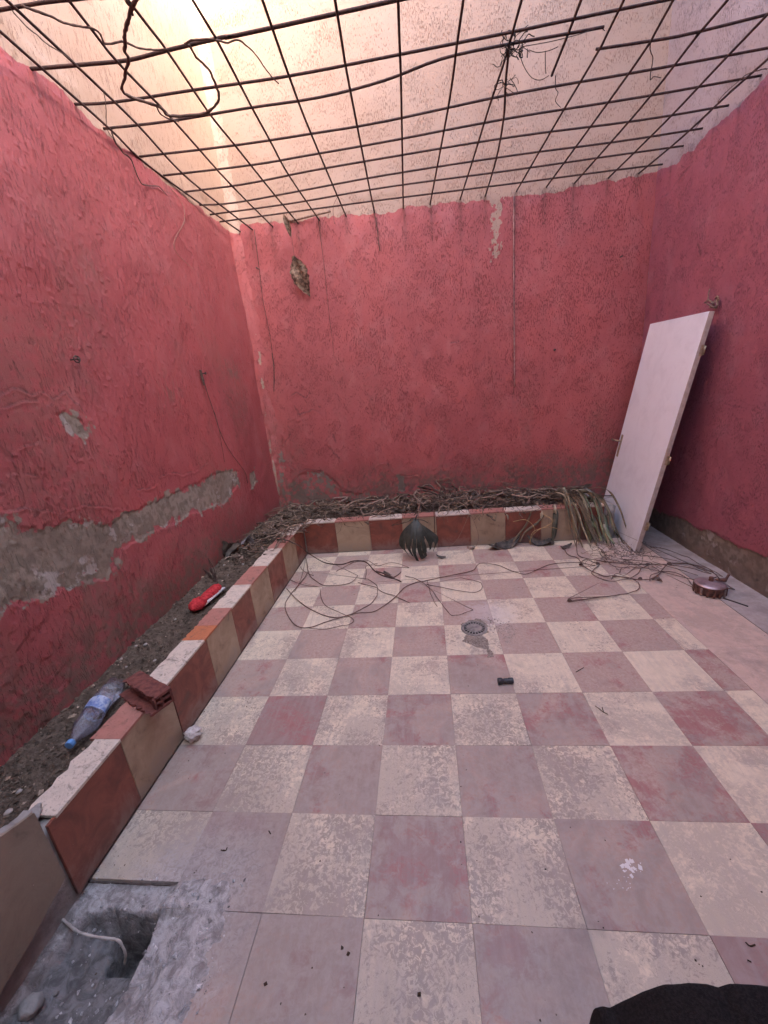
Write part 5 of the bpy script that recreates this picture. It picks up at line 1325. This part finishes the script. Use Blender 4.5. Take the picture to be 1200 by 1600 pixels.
# ------------------------------------------------------------------ bottle, brick, brush and scraps in the long planter
a = onz((110, 1168), .275); b = onz((189, 1066), .295); BLn = 0.335
ax = (b - a); ax /= np.linalg.norm(ax)
m_ = bpy.data.materials.new('clear_plastic'); m_.use_nodes = True; nt = m_.node_tree; nt.nodes.clear()
out = nt.nodes.new('ShaderNodeOutputMaterial'); mixs = nt.nodes.new('ShaderNodeMixShader'); tr_ = nt.nodes.new('ShaderNodeBsdfTransparent'); gl = nt.nodes.new('ShaderNodeBsdfGlossy'); lw = nt.nodes.new('ShaderNodeFresnel')
tr_.inputs[0].default_value = (.90, .91, .94, 1); gl.inputs[0].default_value = (.95, .96, 1, 1); gl.inputs['Roughness'].default_value = .09; lw.inputs[0].default_value = 1.55
nz_ = nt.nodes.new('ShaderNodeTexNoise'); nz_.inputs['Scale'].default_value = 26; bp = nt.nodes.new('ShaderNodeBump'); bp.inputs['Strength'].default_value = .6; bp.inputs['Distance'].default_value = .01
nt.links.new(nz_.outputs[0], bp.inputs['Height']); nt.links.new(bp.outputs[0], gl.inputs['Normal']); nt.links.new(bp.outputs[0], lw.inputs['Normal'])
mm_ = nt.nodes.new('ShaderNodeMath'); mm_.operation = 'MULTIPLY_ADD'; mm_.inputs[1].default_value = 1.0; mm_.inputs[2].default_value = .07
nt.links.new(lw.outputs[0], mm_.inputs[0]); nt.links.new(mm_.outputs[0], mixs.inputs[0]); nt.links.new(tr_.outputs[0], mixs.inputs[1]); nt.links.new(gl.outputs[0], mixs.inputs[2]); nt.links.new(mixs.outputs[0], out.inputs[0])
M_clear = m_
zax = Vector(ax); yax = Vector((0, 0, 1)).cross(zax).normalized(); xax = yax.cross(zax)      # local x points up
bt = empty('water_bottle', tuple(a), 'crushed clear plastic water bottle with blue cap lying on the soil beside the brick', 'bottle')
bt.matrix_world = Matrix(((xax.x, yax.x, zax.x, a[0]), (xax.y, yax.y, zax.y, a[1]), (xax.z, yax.z, zax.z, a[2] + .012), (0, 0, 0, 1)))
prof = [(.0125, .0), (.0125, .022), (.018, .034), (.030, .058), (.040, .085), (.043, .110), (.043, .135), (.0405, .142), (.0405, .205), (.043, .212), (.043, .232), (.040, .240), (.043, .248), (.043, .285), (.040, .305), (.032, .318), (.018, .312), (.0005, .305)]
P_ = smooth_line(np.array([(r, z, 0) for r, z in prof]), 3)[:, :2]; P_[:, 0] = np.maximum(P_[:, 0], .0004)
V, F = lathe([tuple(x) for x in P_], 40)
def dent(V):
    an = np.arctan2(V[:, 1], V[:, 0]); z = V[:, 2]
    k = sstep(.05, .10, z) * (0.05 * np.sin(an * 3 + z * 40) + .28 * (fbm(an * 1.2 + 9, z * 18, 901, 3) - .5)) + .55 * sstep(.235, .30, z) * (fbm(np.cos(an) * 2 + 4, z * 30 + np.sin(an), 905, 3) - .62)
    W = V.copy(); W[:, 0] *= 1 + k; W[:, 1] *= 1 + k; W[:, 0] += -.004 * sstep(.1, .2, z); return W
link('bottle_body', mesh_np('bottle_body', dent(V), F), M_clear, bt)
M_capb = mat_simple('blue_cap', (0.13, 0.30, 0.58), (0.10, 0.24, 0.50), 30, .4, .1, .001, .4)
V, F = lathe([(.0005, -.004), (.0145, -.004), (.0155, -.002), (.0155, .014), (.0140, .016), (.0130, .016)], 24)
an = np.arctan2(V[:, 1], V[:, 0]); V[:, :2] *= (1 + .03 * np.sign(np.sin(an * 12)))[:, None]
link('cap', mesh_np('cap', V, F, False), M_capb, bt)
m_ = NT('bottle_label'); n_ = m_.noise(m_.pos(obj=True), 40, 3, .6)
M_lab = m_.done(m_.mix(m_.ramp(n_, .40, .62), (0.50, 0.56, 0.72), (0.16, 0.24, 0.50)), .4, None, .4); m_.p.inputs['Alpha'].default_value = .72
V, F = lathe([(.0425, .146), (.0428, .160), (.0428, .190), (.0425, .202)], 40); lb = link('paper_label', mesh_np('paper_label', dent(V), F), M_lab, bt)
tcu = bpy.data.curves.new('label_print', 'FONT'); tcu.body = 'IIOS'; tcu.size = .026; tcu.align_x = 'CENTER'
to = bpy.data.objects.new('label_print', tcu); COL.objects.link(to); dg = bpy.context.evaluated_depsgraph_get(); tm = bpy.data.meshes.new_from_object(to.evaluated_get(dg)); bpy.data.objects.remove(to)
co = np.empty(len(tm.vertices) * 3, np.float32); tm.vertices.foreach_get('co', co); co = co.reshape(-1, 3).copy()
th = -co[:, 0] / .0428 - .35; Vt = np.stack([.0428 * np.cos(th), .0428 * np.sin(th), .170 + co[:, 1]], -1); Vt = dent(Vt); Vt[:, :2] *= 1.02
tm.vertices.foreach_set('co', Vt.astype(np.float32).ravel()); tm.update(); link('label_print', tm, mat_simple('label_ink', (0.02, 0.03, 0.07), None, 30, .6, 0), lb)

# broken hollow brick on the kerb cap
M_brick = mat_simple('red_brick', (0.20, 0.070, 0.055), (0.125, 0.045, 0.038), 50, .9, .7, .004, .2, obj=False)
b0 = onz((199, 1062), .375); b1 = onz((250, 1092), .375); d = b1 - b0; d[2] = 0; BL_ = np.linalg.norm(d); yaw = math.atan2(d[1], d[0])
br = empty('broken_brick', ((b0[0] + b1[0]) / 2, (b0[1] + b1[1]) / 2 + .012, CURB_H + .002), 'broken hollow red brick lying across the kerb cap beside the bottle', 'brick')
br.rotation_euler.z = yaw
L2 = .122
def bp_(nm, x0, x1, y0, y1, z0, z1, s, jag=.006):
    o = link(nm, rough_box(nm, x0, x1, y0, y1, z0, z1, .012, .003, s), M_brick, br)
    r_ = random.Random(s)
    for v in o.data.vertices:
        if v.co.y < y0 + .002: v.co.y += abs(r_.gauss(0, jag))
    for p in o.data.polygons: p.use_smooth = False
    return o
bp_('top_shell', -L2, L2, -.030, .045, .056, .066, 1); bp_('bottom_shell', -L2 - .01, L2, -.062, .045, .0, .010, 2, .008); bp_('far_wall', -L2, L2, .036, .045, .0105, .0555, 3, 0)
bp_('web', -L2 + .008, L2, -.004, .004, .0105, .0555, 4, 0); bp_('shelf', -L2 + .004, L2, .0045, .0355, .030, .037, 5, 0); bp_('shelf', -L2 + .03, L2, -.028, -.0045, .030, .037, 6, .006)
bp_('end_wall', L2 - .02, L2 - .001, -.030, -.022, .0105, .0555, 7, 0)

# red fluffy brush
ra = onz((300, 956), .285); rb = onz((344, 916), .295); d = rb - ra; RL_ = float(np.linalg.norm(d)); 
bs = empty('scrubbing_brush', tuple((ra + rb) / 2 - np.array([0, 0, .012])), 'bright red fluffy brush head with a white backing strip lying on the soil', 'brush')
bs.rotation_euler.z = math.atan2(d[1], d[0])
m_ = NT('red_pile'); P_ = m_.pos(obj=True); n_ = m_.noise(P_, 55, 4, .7)
M_pile = m_.done(m_.mix(m_.ramp(n_, .35, .68), (0.62, 0.055, 0.060), (0.36, 0.022, 0.028)), .85, m_.bump(n_, 1.0, .012), .2)
a_ = np.linspace(-1, 1, 60); t_ = np.linspace(0, 2 * math.pi, 25)[:-1]; A, B = np.meshgrid(a_, t_, indexing='ij')
wid = .034 * (1 - np.abs(A) ** 6) ** .5 * (1 + .38 * np.exp(-((A + .66) / .26) ** 2) - .22 * np.exp(-((A + .18) / .16) ** 2)) + .0005
nn = 1 + .55 * (fbm(A * 14, np.cos(B) * 2.2 + 5, 951, 4, .65) - .5) + .25 * (fbm(A * 40, np.sin(B) * 6 + 9, 955, 3) - .5)
Vp = np.stack([A * RL_ / 2, wid * np.cos(B) * nn, .022 + .030 * np.sin(B) * nn * (wid / .034)], -1); Vp[..., 2] = np.maximum(Vp[..., 2], .004)
n_t = len(t_); Fp = [(i * n_t + j, i * n_t + (j + 1) % n_t, (i + 1) * n_t + (j + 1) % n_t, (i + 1) * n_t + j) for i in range(59) for j in range(n_t)]
link('bristles', mesh_np('bristles', Vp.reshape(-1, 3), np.array(Fp)), M_pile, bs)
link('backing_strip', box_mesh('backing_strip', -RL_ * .30, RL_ * .47, -.046, -.026, .008, .018, .002), mat_simple('white_strip', (0.62, 0.56, 0.56), (0.45, 0.40, 0.40), 30, .6, .2, .002), bs)

# curled dark leaf, reed tuft and plastic scrap on the soil
p = onz((362, 872), .30); o = link('curled_leaf', crumple('curled_leaf', .13, .20, 11, 16, -.06, .07, 15, None), M_darkleaf, None, (p[0], p[1], .42)); o.rotation_euler = (.5, .5, .5)
props(o, 'black curled leaf propped against the patched wall on the soil', 'leaf')
p = onz((378, 868), .30); o = link('curled_leaf', crumple('curled_leaf', .09, .15, 9, 12, -.04, .05, 25, None), M_darkleaf, None, (p[0], p[1] + .02, .385)); o.rotation_euler = (.4, 1.0, .9)
props(o, 'dark pointed leaf tilted beside the black curled leaf', 'leaf')
p = onz((336, 908), .27)
tf = empty('reed_tuft', tuple(p), 'small tuft of upright brown reed stubs behind the red brush', 'plant')
r_ = random.Random(3)
for k in range(9):
    x, y = r_.gauss(0, .014), r_.gauss(0, .014); h = r_.uniform(.06, .12) if k else .17
    V, F = tube(smooth_line([(x, y, -.015), (x - .006 * k * .4, y + .004, h * .5), (x - .02 + r_.gauss(0, .012), y + r_.gauss(0, .01), h)], 4), r_.uniform(.003, .0055), 5, .5); link('reed', mesh_np('reed', V, F), M_vine, tf)
p = onz((393, 854), .30); o = link('plastic_scrap', crumple('plastic_scrap', .11, .13, 9, 10, .04, -.05, 35, None), mat_simple('milky_plastic', (0.46, 0.40, 0.42), (0.30, 0.25, 0.26), 20, .3, .4, .004, .5), None, (p[0], p[1], .40)); o.rotation_euler = (.7, .3, .8)
props(o, 'scrap of milky plastic film on the soil where the stem pile begins', 'plastic')

# white cord in the trench
ck = ((92, 1432), (105, 1443), (122, 1456), (145, 1463), (165, 1466), (184, 1469), (192, 1480), (196, 1492), (195, 1506))
M_cord = mat_simple('white_cord', (0.55, 0.49, 0.44), (0.40, 0.35, 0.31), 50, .8, .3, .002)
strand('stiff_rope', 'stiff whitish rope end reaching out of the open trench beside the loose tile', 'rope', ck, lambda q, k: onz(q, (-.02, -.015, -.01, -.005, .0, .0, -.02, -.05, -.09)[k]), .0042, M_cord, None, .9, 5)

# black cloth bag at the near edge of the floor
M_black = mat_simple('black_cloth', (0.014, 0.012, 0.012), (0.026, 0.022, 0.022), 220, .95, .9, .004, .15, obj=False)
nu_, nv_ = 150, 70
YC = -.26
crest = [ony(q, YC) for q in ((930, 1606), (932, 1582), (946, 1577), (958, 1580), (985, 1566), (1012, 1553), (1045, 1544), (1080, 1540), (1110, 1541), (1128, 1547), (1146, 1541), (1175, 1542), (1200, 1544))]
cx_ = [c[0] for c in crest]; cz_ = [c[2] for c in crest]
cx_ = [cx_[0] - .012] + cx_ + [cx_[-1] + .25, cx_[-1] + .42]; cz_ = [0.0] + cz_ + [cz_[-1] * .9, 0.0]
u_ = np.linspace(cx_[0], cx_[-1], nu_); v_ = np.linspace(-.62, YC + .036, nv_); A, B = np.meshgrid(u_, v_, indexing='ij')
top_ = np.interp(A, cx_, cz_)
side_ = np.where(B > YC, np.sqrt(np.clip(1 - ((B - YC) / .035) ** 2, 0, 1)), np.sqrt(np.clip(1 - ((B - YC) / .34) ** 2, 0, 1)))
Zc = top_ * side_ * (1 - .10 * (YC - B).clip(0) / .3) + (.010 * (fbm(A * 16, B * 16, 975, 4) - .5) - .016 * np.abs(fbm(A * 9 + B * 6, B * 5, 977, 2) - .5)) * side_ + .0015
props(link('black_cloth_bag', mesh_np('black_cloth_bag', np.stack([A, B, Zc], -1).reshape(-1, 3), grid_faces(nu_, nv_)), M_black), 'slumped black cloth bag on the worn checked floor', 'bag')

# crumbs and specks on the floor
bag = Bag(); rr = random.Random(314)
for k in range(900):
    if rr.random() < .45: x = rr.uniform(-.92, 2.25); y = 2.78 - 1.0 * rr.random() ** 2
    elif rr.random() < .4: x = -.93 + .25 * rr.random() ** 2; y = rr.uniform(.1, 2.7)
    else: x = rr.uniform(-.9, 2.2); y = rr.uniform(-.2, 2.7)
    s = .0009 + .0028 * rr.random() ** 3; t = rr.uniform(.4, 1.4) if rr.random() < .85 else 3.0; bag.add(clod((x, y, s * .3 + .0006), s, rr), (t, t * .95, t * .9, 1))
for q, s in (((535, 1482), .008), ((544, 1492), .009), ((655, 1553), .009), ((415, 1538), .009), ((488, 1512), .004), ((591, 1430), .005), ((745, 1345), .004), ((1095, 1401), .005), ((1190, 1394), .006), ((1095, 1090), .004), ((836, 1003), .006), ((867, 1031), .004), ((1192, 983), .006), ((1195, 993), .004), ((885, 1025), .004),
             ((350, 1328), .006), ((421, 1300), .005), ((943, 1450), .004), ((935, 1440), .003), ((1087, 1501), .006), ((1092, 1507), .004), ((1098, 1510), .004), ((615, 930), .006), ((865, 931), .005), ((899, 960), .006)):
    s *= .62; p = onz(q, 0); bag.add(clod((p[0], p[1], s * .3), s, rr, .4), (.45, .38, .35, 1))
for L in (((930, 1103), (936, 1107), (942, 1112), (950, 1116)), ((941, 1105), (943, 1113)), ((345, 1328), (352, 1329), (355, 1324)), ((420, 1298), (423, 1303)), ((1165, 1472), (1172, 1478), (1180, 1476)), ((900, 1050), (912, 1043)), ((1168, 1500), (1174, 1503))):
    bag.add(tube(smooth_line([onz(q, .003) for q in L], 3), .0018, 4), (.5, .45, .4, 1))
props(link('floor_crumbs', bag.mesh('floor_crumbs', False), M_clod), 'dark crumbs and twig bits scattered over the floor tiles', 'debris', kind='stuff')
m_ = NT('plaster_splash'); M_spl = m_.done((0.72, 0.68, 0.66), .7)
bag = Bag()
for k in range(46):
    q = (986 + rr.gauss(0, 7), 1354 + rr.gauss(0, 6)) if k < 32 else (975 + rr.gauss(0, 12), 1385 + rr.gauss(0, 9))
    p = onz(q, 0); s = rr.uniform(.002, .008) if k < 32 else .0018; bag.add(clod((p[0], p[1], .0006), s, rr, .12))
props(link('plaster_splash', bag.mesh('plaster_splash', False), M_spl), 'splash of dried white plaster on a worn red floor tile', 'plaster', kind='stuff')
